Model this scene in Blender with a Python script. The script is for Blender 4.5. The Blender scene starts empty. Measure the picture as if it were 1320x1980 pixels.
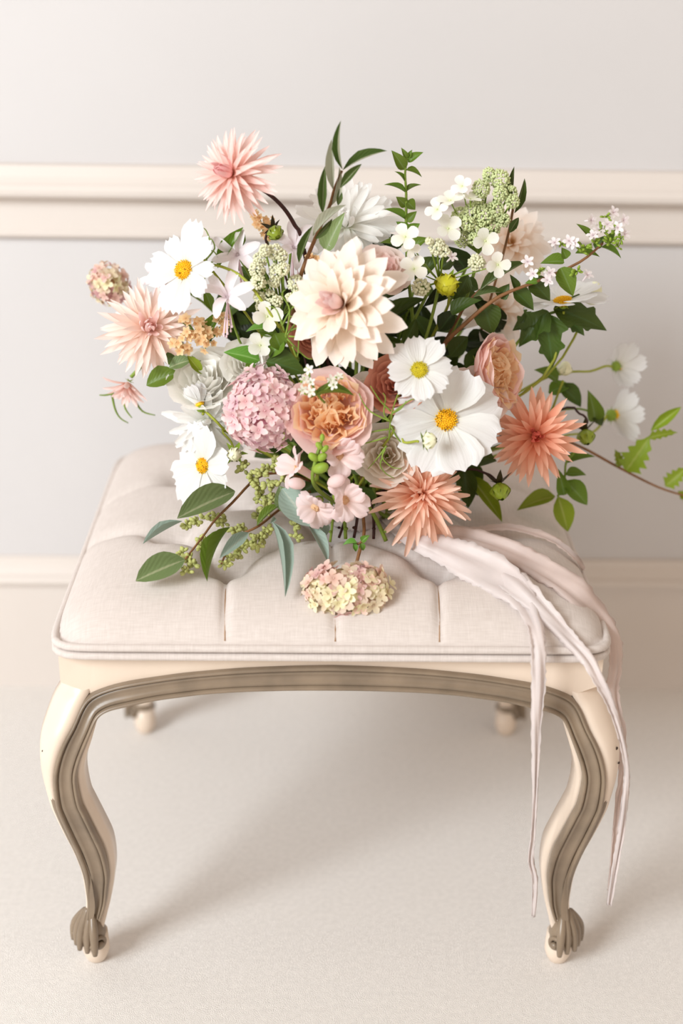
import bpy, math, random
from mathutils import Vector, Matrix

# ------------------------------------------------------------------ camera, light, exposure
PITCH, YAW, ROLL, CH, F = math.radians(22.5), math.radians(1.2), math.radians(0.9), 1.0835, 2750.0
_f = Vector((math.sin(YAW) * math.cos(PITCH), math.cos(YAW) * math.cos(PITCH), -math.sin(PITCH)))
_r0 = Vector((math.cos(YAW), -math.sin(YAW), 0))
_u0 = _r0.cross(_f)
RIGHT = _r0 * math.cos(ROLL) + _u0 * math.sin(ROLL)
UP = _u0 * math.cos(ROLL) - _r0 * math.sin(ROLL)
FWD = _f


def ray(px, py):
    return RIGHT * ((px - 660) / F) + UP * ((990 - py) / F) + FWD


_d = ray(642, 1262)
CAM = Vector((-_d.x / _d.y * 1.265, 0, CH))


def P(px, py, Y):
    d = ray(px, py)
    return CAM + d * (Y / d.y)


def MPP(p):
    return (p - CAM).dot(FWD) / F          # metres that one photo pixel spans at p


def D(x, y, z):
    return (RIGHT * x + UP * y - FWD * z).normalized()


scene = bpy.context.scene
cam = bpy.data.cameras.new('camera')
cam.sensor_fit = 'VERTICAL'
cam.sensor_height = 36
cam.lens = 50
cam.clip_start = 0.05
cam.dof.use_dof = True
cam.dof.focus_distance = 1.50
cam.dof.aperture_fstop = 2.0
co = bpy.data.objects.new('camera', cam)
scene.collection.objects.link(co)
co.matrix_world = Matrix.Translation(CAM) @ Matrix((RIGHT, UP, -FWD)).transposed().to_4x4()
scene.camera = co

world = bpy.data.worlds.new('room_light')
scene.world = world
world.use_nodes = True
bg = world.node_tree.nodes['Background']
bg.inputs[0].default_value = (1.0, 0.82, 0.66, 1)
bg.inputs[1].default_value = 0.50

win = bpy.data.lights.new('window_daylight', 'AREA')
win.shape = 'RECTANGLE'
win.size, win.size_y = 1.6, 1.8
win.energy = 150
win.color = (0.915, 0.97, 1.0)
wo = bpy.data.objects.new('window_daylight', win)
scene.collection.objects.link(wo)
wo.location = (-2.7, -1.3, 2.45)
wo.rotation_euler = (Vector((0.1, 1.5, 0.45)) - wo.location).to_track_quat('-Z', 'Y').to_euler()

vs = scene.view_settings
vs.view_transform = 'Standard'
vs.look = 'None'
vs.exposure = 0.40
vs.gamma = 1.0
vs.use_curve_mapping = False

# ------------------------------------------------------------------ helpers
RN = random.Random(11)
COL = scene.collection
PI = math.pi


def lerp(a, b, t):
    return a + (b - a) * t


def interp(tab, t):
    if t <= tab[0][0]:
        return tab[0][1]
    for (t0, v0), (t1, v1) in zip(tab, tab[1:]):
        if t <= t1:
            return v0 + (v1 - v0) * (t - t0) / (t1 - t0)
    return tab[-1][1]


def srgb(r, g, b):
    f = lambda c: (c / 255 / 12.92) if c / 255 <= 0.04045 else ((c / 255 + 0.055) / 1.055) ** 2.4
    return (f(r), f(g), f(b), 1)


def mesh(name, verts, faces, mat=None, uv=None, smooth=True):
    m = bpy.data.meshes.new(name)
    m.from_pydata([tuple(v) for v in verts], [], faces)
    if uv:
        l = m.uv_layers.new(name='uv')
        flat = []
        for p in m.polygons:
            for vi in p.vertices:
                flat += uv[vi]
        l.data.foreach_set('uv', flat)
    if smooth:
        m.polygons.foreach_set('use_smooth', [True] * len(m.polygons))
    if mat:
        m.materials.append(mat)
    m.update()
    return m


def thing(name, label, cat, loc=(0, 0, 0), group=None):
    o = bpy.data.objects.new(name, None)
    o.empty_display_size = 0.01
    COL.objects.link(o)
    o.location = loc
    o['label'] = label
    o['category'] = cat
    if group:
        o['group'] = group
    return o


def wloc(o):
    v = Vector((0, 0, 0))
    while o:
        v = v + o.location
        o = o.parent
    return v


def part(name, me, parent, M=None, kind=None, label=None):
    """A mesh object; M is its world matrix (parents carry translation only)."""
    o = bpy.data.objects.new(name, me)
    COL.objects.link(o)
    M = M if M is not None else Matrix.Identity(4)
    if parent is not None:
        o.parent = parent
        M = parent['_inv'] @ M if False else PARENT_INV(parent) @ M
    o.matrix_basis = M
    if kind:
        o['kind'] = kind
    if label:
        o['label'] = label
    return o


def PARENT_INV(p):
    m = Matrix.Identity(4)
    while p:
        m = p.matrix_basis @ m
        p = p.parent
    return m.inverted()


def frame(x, zhint, loc, s=(1, 1, 1)):
    x = x.normalized()
    z = zhint - x * zhint.dot(x)
    if z.length < 1e-5:
        z = x.orthogonal()
    z.normalize()
    y = z.cross(x)
    return Matrix(((x.x * s[0], y.x * s[1], z.x * s[2], loc.x), (x.y * s[0], y.y * s[1], z.y * s[2], loc.y),
                   (x.z * s[0], y.z * s[1], z.z * s[2], loc.z), (0, 0, 0, 1)))


def catmull(pts, k=4):
    pts = [Vector(p) for p in pts]
    if len(pts) < 3:
        return pts
    out = []
    for i in range(len(pts) - 1):
        p0 = pts[max(i - 1, 0)]
        p1, p2 = pts[i], pts[i + 1]
        p3 = pts[min(i + 2, len(pts) - 1)]
        for j in range(k):
            t = j / k
            out.append(0.5 * ((2 * p1) + (p2 - p0) * t + (2 * p0 - 5 * p1 + 4 * p2 - p3) * t * t
                              + (3 * p1 - p0 - 3 * p2 + p3) * t ** 3))
    out.append(pts[-1])
    return out


class MB:
    def __init__(self):
        self.v, self.f, self.uv = [], [], []

    def add(self, v, f, uv=None):
        n = len(self.v)
        self.v += [Vector(p) for p in v]
        self.f += [tuple(i + n for i in q) for q in f]
        self.uv += uv if uv else [(0.5, 0.5)] * len(v)
        return self

    def mesh(self, name, mat, smooth=True):
        return mesh(name, self.v, self.f, mat, self.uv, smooth)

    def tube(self, pts, r, n=6, k=4, closed=False):
        raw = [Vector(p) for p in pts]
        if closed:
            P_ = raw
        else:
            P_ = catmull(raw, k)
        N = len(P_)
        rr = (lambda t: r) if not callable(r) else r
        v, f, uv = [], [], []
        nrm = None
        for i in range(N):
            if closed:
                t = P_[(i + 1) % N] - P_[i - 1]
            else:
                t = P_[min(i + 1, N - 1)] - P_[max(i - 1, 0)]
            t.normalize()
            if nrm is None:
                nrm = t.orthogonal().normalized()
            nrm = (nrm - t * nrm.dot(t)).normalized()
            b = t.cross(nrm)
            ra = rr(i / max(N - 1, 1))
            for j in range(n):
                a = 2 * PI * j / n
                v.append(P_[i] + (nrm * math.cos(a) + b * math.sin(a)) * ra)
                uv.append((j / n, i / max(N - 1, 1)))
        for i in range(N if closed else N - 1):
            for j in range(n):
                a, b_ = i * n + j, i * n + (j + 1) % n
                c = ((i + 1) % N) * n
                f.append((a, b_, c + (j + 1) % n, c + j))
        if not closed:
            f.append(tuple(range(n - 1, -1, -1)))
            f.append(tuple((N - 1) * n + j for j in range(n)))
        return self.add(v, f, uv)

    def ball(self, c, rad, ax=Vector((0, 0, 1)), stretch=1.0, n=6, m=4):
        ax = Vector(ax).normalized()
        e1 = ax.orthogonal().normalized()
        e2 = ax.cross(e1)
        v, f, uv = [c - ax * rad * stretch], [], [(0.5, 0)]
        for i in range(1, m):
            th = PI * i / m
            for j in range(n):
                a = 2 * PI * j / n
                v.append(c + (e1 * math.cos(a) + e2 * math.sin(a)) * rad * math.sin(th) - ax * rad * stretch * math.cos(th))
                uv.append((j / n, i / m))
        v.append(c + ax * rad * stretch)
        uv.append((0.5, 1))
        for j in range(n):
            f.append((0, 1 + (j + 1) % n, 1 + j))
            f.append((len(v) - 1, 1 + (m - 2) * n + j, 1 + (m - 2) * n + (j + 1) % n))
        for i in range(m - 2):
            for j in range(n):
                a, b = 1 + i * n + j, 1 + i * n + (j + 1) % n
                f.append((a, b, b + n, a + n))
        return self.add(v, f, uv)


# ------------------------------------------------------------------ materials
def nt(name):
    m = bpy.data.materials.new(name)
    m.use_nodes = True
    t = m.node_tree
    return m, t, t.nodes['Principled BSDF'], t.nodes['Material Output']


def ramp(t, stops, fac):
    n = t.nodes.new('ShaderNodeValToRGB')
    e = n.color_ramp.elements
    while len(e) < len(stops):
        e.new(0.5)
    for el, (p, c) in zip(e, stops):
        el.position = p
        el.color = c
    t.links.new(fac, n.inputs[0])
    return n.outputs[0]


def hsv_rand(t, col, amt, hue=0.0):
    oi = t.nodes.new('ShaderNodeObjectInfo')
    mr = t.nodes.new('ShaderNodeMapRange')
    mr.inputs['To Min'].default_value = 1 - amt
    mr.inputs['To Max'].default_value = 1 + amt * 0.6
    t.links.new(oi.outputs['Random'], mr.inputs['Value'])
    h = t.nodes.new('ShaderNodeHueSaturation')
    t.links.new(mr.outputs[0], h.inputs['Value'])
    if hue:
        m2 = t.nodes.new('ShaderNodeMapRange')
        m2.inputs['To Min'].default_value = 0.5 - hue
        m2.inputs['To Max'].default_value = 0.5 + hue
        t.links.new(oi.outputs['Random'], m2.inputs['Value'])
        t.links.new(m2.outputs[0], h.inputs['Hue'])
    t.links.new(col, h.inputs['Color'])
    return h.outputs[0]


def translucent(t, bsdf, out, col, amt):
    tr = t.nodes.new('ShaderNodeBsdfTranslucent')
    mx = t.nodes.new('ShaderNodeMixShader')
    mx.inputs[0].default_value = amt
    t.links.new(col, tr.inputs[0])
    t.links.new(bsdf.outputs[0], mx.inputs[1])
    t.links.new(tr.outputs[0], mx.inputs[2])
    t.links.new(mx.outputs[0], out.inputs['Surface'])


def petal_mat(name, stops, trans=0.3, rand=0.06, veins=0.25, hue=0.0, rough=0.55, pale=0.7):
    """Colour runs from the base (0) to the tip (1) of each petal, with fine lengthwise veins."""
    m, t, b, o = nt(name)
    uv = t.nodes.new('ShaderNodeUVMap')
    sep = t.nodes.new('ShaderNodeSeparateXYZ')
    t.links.new(uv.outputs[0], sep.inputs[0])
    stops = [(p, tuple(1 - (1 - x) * lerp(0.85, pale, p) for x in q[:3]) + (1,)) for p, q in stops]
    c = ramp(t, stops, sep.outputs[1])
    c = hsv_rand(t, c, rand, hue)
    t.links.new(c, b.inputs['Base Color'])
    b.inputs['Roughness'].default_value = rough
    b.inputs['Specular IOR Level'].default_value = 0.25
    if veins:
        mp = t.nodes.new('ShaderNodeMapping')
        mp.inputs['Scale'].default_value = (14, 1.2, 1)
        t.links.new(uv.outputs[0], mp.inputs[0])
        nz = t.nodes.new('ShaderNodeTexNoise')
        nz.inputs['Scale'].default_value = 1.0
        nz.inputs['Detail'].default_value = 2
        t.links.new(mp.outputs[0], nz.inputs['Vector'])
        bp = t.nodes.new('ShaderNodeBump')
        bp.inputs['Strength'].default_value = veins
        bp.inputs['Distance'].default_value = 0.002
        t.links.new(nz.outputs[0], bp.inputs['Height'])
        t.links.new(bp.outputs[0], b.inputs['Normal'])
    translucent(t, b, o, c, trans)
    return m


def leaf_mat(name, col, rib, back=None, rand=0.22, trans=0.25, rough=0.42, hue=0.012):
    m, t, b, o = nt(name)
    uv = t.nodes.new('ShaderNodeUVMap')
    sep = t.nodes.new('ShaderNodeSeparateXYZ')
    t.links.new(uv.outputs[0], sep.inputs[0])
    ab = t.nodes.new('ShaderNodeMath')
    ab.operation = 'SUBTRACT'
    ab.inputs[1].default_value = 0.5
    t.links.new(sep.outputs[0], ab.inputs[0])
    a2 = t.nodes.new('ShaderNodeMath')
    a2.operation = 'ABSOLUTE'
    t.links.new(ab.outputs[0], a2.inputs[0])
    c = ramp(t, [(0.0, rib), (0.025, rib), (0.06, col), (1, col)], a2.outputs[0])
    nz = t.nodes.new('ShaderNodeTexNoise')
    nz.inputs['Scale'].default_value = 60
    tc = t.nodes.new('ShaderNodeTexCoord')
    t.links.new(tc.outputs['Object'], nz.inputs['Vector'])
    mx = t.nodes.new('ShaderNodeMixRGB')
    mx.blend_type = 'MULTIPLY'
    mx.inputs[0].default_value = 0.35
    t.links.new(c, mx.inputs[1])
    t.links.new(nz.outputs[0], mx.inputs[2])
    c = hsv_rand(t, mx.outputs[0], rand, hue)
    if back:
        g = t.nodes.new('ShaderNodeNewGeometry')
        m2 = t.nodes.new('ShaderNodeMixRGB')
        m2.inputs[2].default_value = back
        t.links.new(g.outputs['Backfacing'], m2.inputs[0])
        t.links.new(c, m2.inputs[1])
        c = m2.outputs[0]
    t.links.new(c, b.inputs['Base Color'])
    b.inputs['Roughness'].default_value = rough
    b.inputs['Specular IOR Level'].default_value = 0.35
    wv = t.nodes.new('ShaderNodeTexWave')
    wv.inputs['Scale'].default_value = 3
    wv.inputs['Distortion'].default_value = 1.5
    mp = t.nodes.new('ShaderNodeMapping')
    mp.inputs['Rotation'].default_value = (0, 0, 0.9)
    t.links.new(uv.outputs[0], mp.inputs[0])
    t.links.new(mp.outputs[0], wv.inputs['Vector'])
    bp = t.nodes.new('ShaderNodeBump')
    bp.inputs['Strength'].default_value = 0.12
    bp.inputs['Distance'].default_value = 0.002
    t.links.new(wv.outputs[0], bp.inputs['Height'])
    t.links.new(bp.outputs[0], b.inputs['Normal'])
    translucent(t, b, o, c, trans)
    return m


def plain(name, col, rough=0.6, noise=0.12, scale=40, bump=0.0, spec=0.3, trans=0, rand=0.0, col2=None, bscale=None):
    m, t, b, o = nt(name)
    tc = t.nodes.new('ShaderNodeTexCoord')
    nz = t.nodes.new('ShaderNodeTexNoise')
    nz.inputs['Scale'].default_value = scale
    nz.inputs['Detail'].default_value = 4
    t.links.new(tc.outputs['Object'], nz.inputs['Vector'])
    c2 = col2 or tuple(x * (1 - noise) for x in col[:3]) + (1,)
    c = ramp(t, [(0.35, c2), (0.65, col)], nz.outputs[0])
    if rand:
        c = hsv_rand(t, c, rand)
    t.links.new(c, b.inputs['Base Color'])
    b.inputs['Roughness'].default_value = rough
    b.inputs['Specular IOR Level'].default_value = spec
    if bump:
        n2 = t.nodes.new('ShaderNodeTexNoise')
        n2.inputs['Scale'].default_value = bscale or scale
        n2.inputs['Detail'].default_value = 5
        t.links.new(tc.outputs['Object'], n2.inputs['Vector'])
        bp = t.nodes.new('ShaderNodeBump')
        bp.inputs['Strength'].default_value = bump
        bp.inputs['Distance'].default_value = 0.004
        t.links.new(n2.outputs[0], bp.inputs['Height'])
        t.links.new(bp.outputs[0], b.inputs['Normal'])
    if trans:
        translucent(t, b, o, c, trans)
    return m


def linen():
    m, t, b, o = nt('linen')
    tc = t.nodes.new('ShaderNodeTexCoord')
    acc = None
    for sc in ((1100, 60, 60), (60, 1100, 90)):
        mp = t.nodes.new('ShaderNodeMapping')
        mp.inputs['Scale'].default_value = sc
        t.links.new(tc.outputs['Object'], mp.inputs[0])
        nz = t.nodes.new('ShaderNodeTexNoise')
        nz.inputs['Scale'].default_value = 1.0
        nz.inputs['Detail'].default_value = 3
        t.links.new(mp.outputs[0], nz.inputs['Vector'])
        if acc is None:
            acc = nz.outputs[0]
        else:
            ad = t.nodes.new('ShaderNodeMath')
            ad.operation = 'ADD'
            t.links.new(acc, ad.inputs[0])
            t.links.new(nz.outputs[0], ad.inputs[1])
            acc = ad.outputs[0]
    hf = t.nodes.new('ShaderNodeMath')
    hf.operation = 'MULTIPLY'
    hf.inputs[1].default_value = 0.5
    t.links.new(acc, hf.inputs[0])
    c = ramp(t, [(0.3, srgb(200, 190, 184)), (0.7, srgb(219, 210, 205))], hf.outputs[0])
    t.links.new(c, b.inputs['Base Color'])
    b.inputs['Roughness'].default_value = 0.9
    b.inputs['Specular IOR Level'].default_value = 0.1
    bp = t.nodes.new('ShaderNodeBump')
    bp.inputs['Strength'].default_value = 0.25
    bp.inputs['Distance'].default_value = 0.001
    t.links.new(hf.outputs[0], bp.inputs['Height'])
    t.links.new(bp.outputs[0], b.inputs['Normal'])
    return m


S = srgb
M_LINEN = linen()
M_WALL = plain('painted_wall', S(209, 207, 208), 0.8, 0.015, 6, 0.03, bscale=200)
M_TRIM = plain('trim_paint', S(219, 211, 205), 0.45, 0.02, 8)
M_CARPET = plain('carpet', S(246, 242, 238), 0.95, 0.06, 150, 0.6, 0.05, bscale=900)
M_CREAM = plain('cream_paint', S(234, 216, 198), 0.32, 0.09, 9, 0.03, 0.5)
M_GREYWOOD = plain('grey_gilt_wood', S(142, 124, 104), 0.33, 0.3, 22, 0.05, 0.6)
M_PLEAT = plain('pleat_brown', S(168, 134, 104), 0.8)
M_CHIP = plain('bare_chip', S(60, 45, 35), 0.7)
M_RIBBON = plain('silk_ribbon', S(244, 236, 234), 0.42, 0.05, 30, 0.06, 0.4, trans=0.45)
M_SHEER = plain('sheer_silk', S(240, 226, 220), 0.42, 0.06, 30, 0.06, 0.4, trans=0.5)

SALMON = petal_mat('salmon_petal', [(0, S(243, 152, 84)), (0.35, S(248, 184, 144)), (1, S(253, 212, 190))], 0.38, pale=0.82)
CORAL = petal_mat('coral_petal', [(0, S(238, 140, 66)), (0.35, S(246, 158, 110)), (1, S(251, 192, 162))], 0.36, pale=0.85)
CORALC = petal_mat('coral_heart_petal', [(0, S(220, 90, 50)), (1, S(220, 92, 70))], pale=0.95)
BABY = petal_mat('baby_pink_petal', [(0, S(247, 170, 128)), (0.25, S(250, 204, 190)), (1, S(252, 218, 212))], 0.35)
BABYC = petal_mat('rose_pink_heart_petal', [(0, S(248, 170, 160)), (1, S(246, 176, 178))], 0.35)
PEACHY = petal_mat('peach_cream_petal', [(0, S(245, 180, 124)), (0.25, S(252, 220, 200)), (1, S(253, 228, 220))], 0.35)
PINKH = petal_mat('pale_pink_heart_petal', [(0, S(250, 206, 194)), (1, S(251, 214, 212))], 0.35)
CAFE = petal_mat('blush_cream_petal', [(0, S(248, 196, 120)), (0.3, S(252, 232, 208)), (1, S(254, 240, 231))], 0.38)
CAFEC = petal_mat('lilac_pink_heart_petal', [(0, S(252, 216, 206)), (1, S(251, 222, 222))], 0.38)
WHITEP = petal_mat('white_petal', [(0, S(238, 240, 214)), (0.25, S(235, 235, 231)), (1, S(236, 236, 237))], 0.3, 0.02, 0.5, pale=1)
IVORYP = petal_mat('ivory_petal', [(0, S(238, 232, 190)), (0.4, S(250, 246, 234)), (1, S(252, 250, 244))], 0.3, 0.03)
CREAMR = petal_mat('cream_rose_petal', [(0, S(242, 222, 180)), (0.5, S(250, 238, 218)), (1, S(252, 245, 234))], 0.45, 0.03)
PINKR = petal_mat('pink_rose_petal', [(0, S(250, 210, 180)), (0.5, S(250, 204, 194)), (1, S(252, 216, 211))], 0.42, pale=0.8)
APRI = petal_mat('apricot_rose_petal', [(0, S(238, 156, 76)), (0.5, S(252, 198, 130)), (1, S(254, 224, 182))], 0.55, pale=0.88)
DUSTY = petal_mat('dusty_terracotta_petal', [(0, S(180, 98, 72)), (0.6, S(206, 130, 100)), (1, S(218, 150, 124))], 0.3, pale=0.97)
BLUSHR = petal_mat('blush_rose_petal', [(0, S(246, 206, 180)), (1, S(248, 222, 214))], 0.3)
NERINE = petal_mat('lilac_white_petal', [(0, S(244, 230, 236)), (1, S(246, 238, 244))], 0.3, 0.03)
SNAP = petal_mat('snapdragon_petal', [(0, S(250, 206, 150)), (0.15, S(251, 226, 220)), (1, S(252, 228, 230))], 0.38, pale=0.9)
SNOW = petal_mat('snow_white_petal', [(0, S(240, 242, 220)), (0.3, S(252, 252, 249)), (1, S(253, 253, 252))], 0.42, 0.02, 0.3)
BLUSHW = petal_mat('pale_blush_petal', [(0, S(250, 212, 140)), (0.4, S(253, 236, 220)), (1, S(254, 244, 238))], 0.45, 0.03, 0.3)
HYPINK = petal_mat('pink_hydrangea_petal', [(0, S(222, 142, 160)), (0.35, S(240, 196, 202)), (1, S(246, 224, 222))], 0.3, 0.16, 0.2, 0.02, pale=0.92)
HYDRY = petal_mat('dried_hydrangea_petal', [(0, S(214, 180, 130)), (0.4, S(242, 228, 190)), (1, S(246, 234, 208))], 0.3, 0.16, 0.2, 0.05, pale=0.95)
HYDRYP = petal_mat('dried_pink_hydrangea_petal', [(0, S(204, 140, 130)), (0.4, S(234, 186, 178)), (1, S(240, 210, 200))], 0.3, 0.18, 0.2, 0.03, pale=0.95)
LACEP = petal_mat('lace_floret_petal', [(0, S(236, 240, 196)), (0.3, S(248, 246, 230)), (1, S(252, 250, 244))], 0.3, 0.03)
APFL = petal_mat('apricot_floret_petal', [(0, S(232, 160, 70)), (0.3, S(248, 200, 132)), (1, S(252, 224, 180))], 0.38, 0.1, pale=0.95)
STARP = petal_mat('star_floret_petal', [(0, S(238, 220, 224)), (1, S(250, 244, 246))], 0.3, 0.03)

GREEN = leaf_mat('green_leaf', S(112, 142, 46), S(128, 158, 84))
DARKG = leaf_mat('dark_green_leaf', S(80, 102, 38), S(86, 112, 58), rand=0.3)
DEEPG = leaf_mat('deep_green_leaf', S(48, 62, 24), S(60, 84, 40), rand=0.3)
BRIGHT = leaf_mat('bright_green_leaf', S(112, 164, 62), S(150, 192, 104))
LIME = leaf_mat('lime_leaf', S(150, 172, 48), S(176, 190, 90))
PALEG = leaf_mat('pale_green_leaf', S(164, 190, 128), S(190, 208, 160))
OLIVE = leaf_mat('olive_leaf', S(92, 112, 56), S(150, 156, 110), back=S(196, 200, 172))
OLIVEB = leaf_mat('olive_leaf_underside', S(206, 208, 184), S(168, 172, 128))
EUCA = leaf_mat('eucalyptus_leaf', S(132, 156, 102), S(184, 194, 150), rough=0.5)
EUCAG = leaf_mat('blue_green_eucalyptus_leaf', S(174, 195, 182), S(196, 208, 192), rough=0.5)
M_STEM = plain('green_stem', S(132, 158, 62), 0.5, 0.25, 60, rand=0.15)
M_STEMY = plain('yellow_green_stem', S(164, 172, 60), 0.5, 0.2, 60)
M_STEMD = plain('dark_wine_stem', S(66, 34, 30), 0.45, 0.3, 60)
M_STEMB = plain('brown_twig', S(140, 98, 62), 0.6, 0.3, 80)
M_SEPAL = plain('sepal_green', S(140, 166, 58), 0.5, 0.2, 60)
M_SEPALD = plain('dark_sepal', S(58, 50, 26), 0.4, 0.3, 60)
M_DISC = plain('golden_disc', S(250, 206, 40), 0.6, 0.25, 300, col2=S(236, 176, 24))
M_DISCY = plain('lemon_disc', S(226, 210, 50), 0.6, 0.25, 300)
M_ANTH = plain('dark_anther', S(60, 40, 20), 0.6)
M_BUDY = plain('yellow_bud', S(214, 212, 50), 0.32, 0.15, 60, spec=0.5)
M_BUDG = plain('green_bud', S(150, 170, 46), 0.3, 0.3, 60, spec=0.5)
M_BUDW = plain('white_bud', S(240, 240, 206), 0.5, 0.1, 60)
M_LACE = plain('green_flower_buds', S(222, 232, 176), 0.55, 0.15, 90, rand=0.08, trans=0.15)
M_LACEW = plain('cream_flower_buds', S(240, 240, 206), 0.55, 0.12, 90, rand=0.05, trans=0.15)
M_SEED = plain('eucalyptus_seed', S(190, 194, 120), 0.55, 0.25, 90, rand=0.12)
M_STAM = plain('pale_stamen', S(236, 206, 214), 0.5)
M_CORE = plain('pink_flower_core', S(188, 120, 134), 0.8)
M_CORED = plain('dry_flower_core', S(176, 136, 104), 0.8)

# ------------------------------------------------------------------ room
def extrude_x(name, prof, x0, x1, mat, smooth=False):
    """prof: list of (y, z), a closed outline, run along x."""
    n = len(prof)
    v = [(x0, y, z) for y, z in prof] + [(x1, y, z) for y, z in prof]
    f = [(i, (i + 1) % n, n + (i + 1) % n, n + i) for i in range(n)]
    f += [tuple(range(n - 1, -1, -1)), tuple(range(n, 2 * n))]
    o = part(name, mesh(name, v, f, mat, None, smooth), None, None, 'structure')
    return o


WY = 1.926
X0, X1 = -2.6, 2.6
extrude_x('floor', [(-2.0, -0.05), (WY + 0.1, -0.05), (WY + 0.1, 0), (-2.0, 0)], X0, X1, M_CARPET)
extrude_x('wall_back', [(WY, -0.04), (WY + 0.1, -0.04), (WY + 0.1, 2.5), (WY, 2.5)], X0, X1, M_WALL)


def arc(cy, cz, r, a0, a1, n=6):
    return [(cy + r * math.cos(math.radians(lerp(a0, a1, i / n))), cz + r * math.sin(math.radians(lerp(a0, a1, i / n)))) for i in range(n + 1)]


extrude_x('baseboard_back', [(WY + 0.002, 0.0), (WY - 0.016, 0.0), (WY - 0.016, 0.172), (WY - 0.024, 0.174), (WY - 0.027, 0.180), (WY - 0.024, 0.187),
                             (WY - 0.018, 0.190), (WY - 0.014, 0.197), (WY - 0.008, 0.204), (WY - 0.006, 0.212), (WY + 0.002, 0.213)], X0, X1, M_TRIM)
extrude_x('trim_1', [(WY + 0.002, 0.686), (WY - 0.010, 0.686), (WY - 0.014, 0.690), (WY - 0.014, 0.696), (WY - 0.011, 0.699), (WY - 0.011, 0.739),
                     (WY - 0.030, 0.742), (WY - 0.036, 0.747), (WY - 0.037, 0.753), (WY - 0.033, 0.759), (WY - 0.027, 0.763), (WY - 0.022, 0.769),
                     (WY - 0.019, 0.777), (WY - 0.017, 0.783), (WY + 0.002, 0.784)], X0, X1, M_TRIM)

# ------------------------------------------------------------------ stool
YC, SA, SB, ZW = 1.5385, 0.281, 0.2735, 0.412
stool = thing('upholstered_stool', 'cream carved stool with a button-tufted linen seat and curved legs', 'stool', (0, YC, 0))

BUTTONS = [(-0.112, 1.372), (0.112, 1.372), (0.0, 1.455), (-0.175, 1.455), (0.175, 1.455), (-0.112, 1.54), (0.112, 1.54),
           (0.0, 1.625), (-0.175, 1.625), (0.175, 1.625), (-0.112, 1.705), (0.112, 1.705)]
CREASE = []
for i, a in enumerate(BUTTONS):
    for b in BUTTONS[i + 1:]:
        dx, dy = abs(a[0] - b[0]), abs(a[1] - b[1])
        if 0.05 < dx < 0.13 and 0.06 < dy < 0.1:
            CREASE.append((a, b, 0.012, 0.010))
for sx in (-1, 1):
    CREASE.append(((sx * 0.112, 1.372), (sx * 0.1075, 1.262), 0.007, 0.0038))
    CREASE.append(((sx * 0.112, 1.705), (sx * 0.112, 1.815), 0.006, 0.0035))
    CREASE.append(((sx * 0.175, 1.455), (sx * 0.285, 1.49), 0.008, 0.010))
    CREASE.append(((sx * 0.175, 1.625), (sx * 0.285, 1.60), 0.006, 0.010))
CREASE.append(((0.0, 1.455), (0.003, 1.262), 0.007, 0.0038))
CREASE.append(((0.0, 1.625), (0.0, 1.815), 0.006, 0.0035))


def seat_h(x, y, detail=True):
    u, v = abs(x) / SA, abs(y - YC) / SB
    r = min(1.0, (u ** 14 + v ** 14) ** (1 / 14))
    h = ZW + 0.047 * (1 - r ** 5) ** 0.62 + 0.008 * (1 - r * r)
    if detail:
        soft = min(1, (1 - r) * 9)
        for bx, by in BUTTONS:
            d2 = (x - bx) ** 2 + (y - by) ** 2
            if d2 < 0.01:
                h -= 0.024 * math.exp(-d2 / 0.0007) + 0.007 * math.exp(-d2 / 0.00006)
        for (ax, ay), (bx, by), dep, wid in CREASE:
            ex, ey = bx - ax, by - ay
            t = ((x - ax) * ex + (y - ay) * ey) / (ex * ex + ey * ey)
            t = max(0, min(1, t))
            d = math.hypot(x - ax - ex * t, y - ay - ey * t)
            if d < 4 * wid:
                fade = 1.0
                h -= dep * math.exp(-(d / wid) ** 1.3) * fade * (0.35 + 0.65 * soft if dep < 0.009 else 1)
    return h


def PS(px, py, lift=0.006):
    """The point on the seat (plus lift) that the photo shows at a pixel."""
    lo, hi = 1.20, 1.95
    for _ in range(26):
        mid = (lo + hi) / 2
        p = P(px, py, mid)
        if p.z > seat_h(p.x, p.y, False) + lift:
            lo = mid
        else:
            hi = mid
    return P(px, py, lo)


def seat_boundary(s, t, grow=1.0, p=24.0):
    n = max(abs(s), abs(t))
    if n < 1e-9:
        return 0.0, YC
    q = (abs(s) ** p + abs(t) ** p) ** (1 / p)
    return s * n / q * SA * grow, YC + t * n / q * SB * grow


NX, NY = 190, 184
v, f = [], []
for j in range(NY + 1):
    for i in range(NX + 1):
        s, t = -1 + 2 * i / NX, -1 + 2 * j / NY
        s = math.copysign(1 - (1 - abs(s)) ** 1.25, s)
        t = math.copysign(1 - (1 - abs(t)) ** 1.25, t)
        x, y = seat_boundary(s, t)
        v.append((x, y, seat_h(x, y)))
for j in range(NY):
    for i in range(NX):
        a = j * (NX + 1) + i
        f.append((a, a + 1, a + NX + 2, a + NX + 1))
ring = [i for i in range(NX + 1)] + [j * (NX + 1) + NX for j in range(1, NY + 1)] + [NY * (NX + 1) + i for i in range(NX - 1, -1, -1)] + [j * (NX + 1) for j in range(NY - 1, 0, -1)]
base = len(v)
for k in ring:
    x, y, z = v[k]
    v.append((x, y, ZW - 0.014))
for k in range(len(ring)):
    k2 = (k + 1) % len(ring)
    f.append((ring[k], base + k, base + k2, ring[k2]))
cushion = part('seat_cushion', mesh('seat_cushion', v, f, M_LINEN), stool)


def loop_pts(grow, z, n=40):
    pts = []
    for k in range(4 * n):
        e, q = divmod(k, n)
        a = -1 + 2 * q / n
        s, t = [(a, -1), (1, a), (-a, 1), (-1, -a)][e]
        x, y = seat_boundary(s, t, grow)
        pts.append((x, y, z))
    return pts


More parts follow.
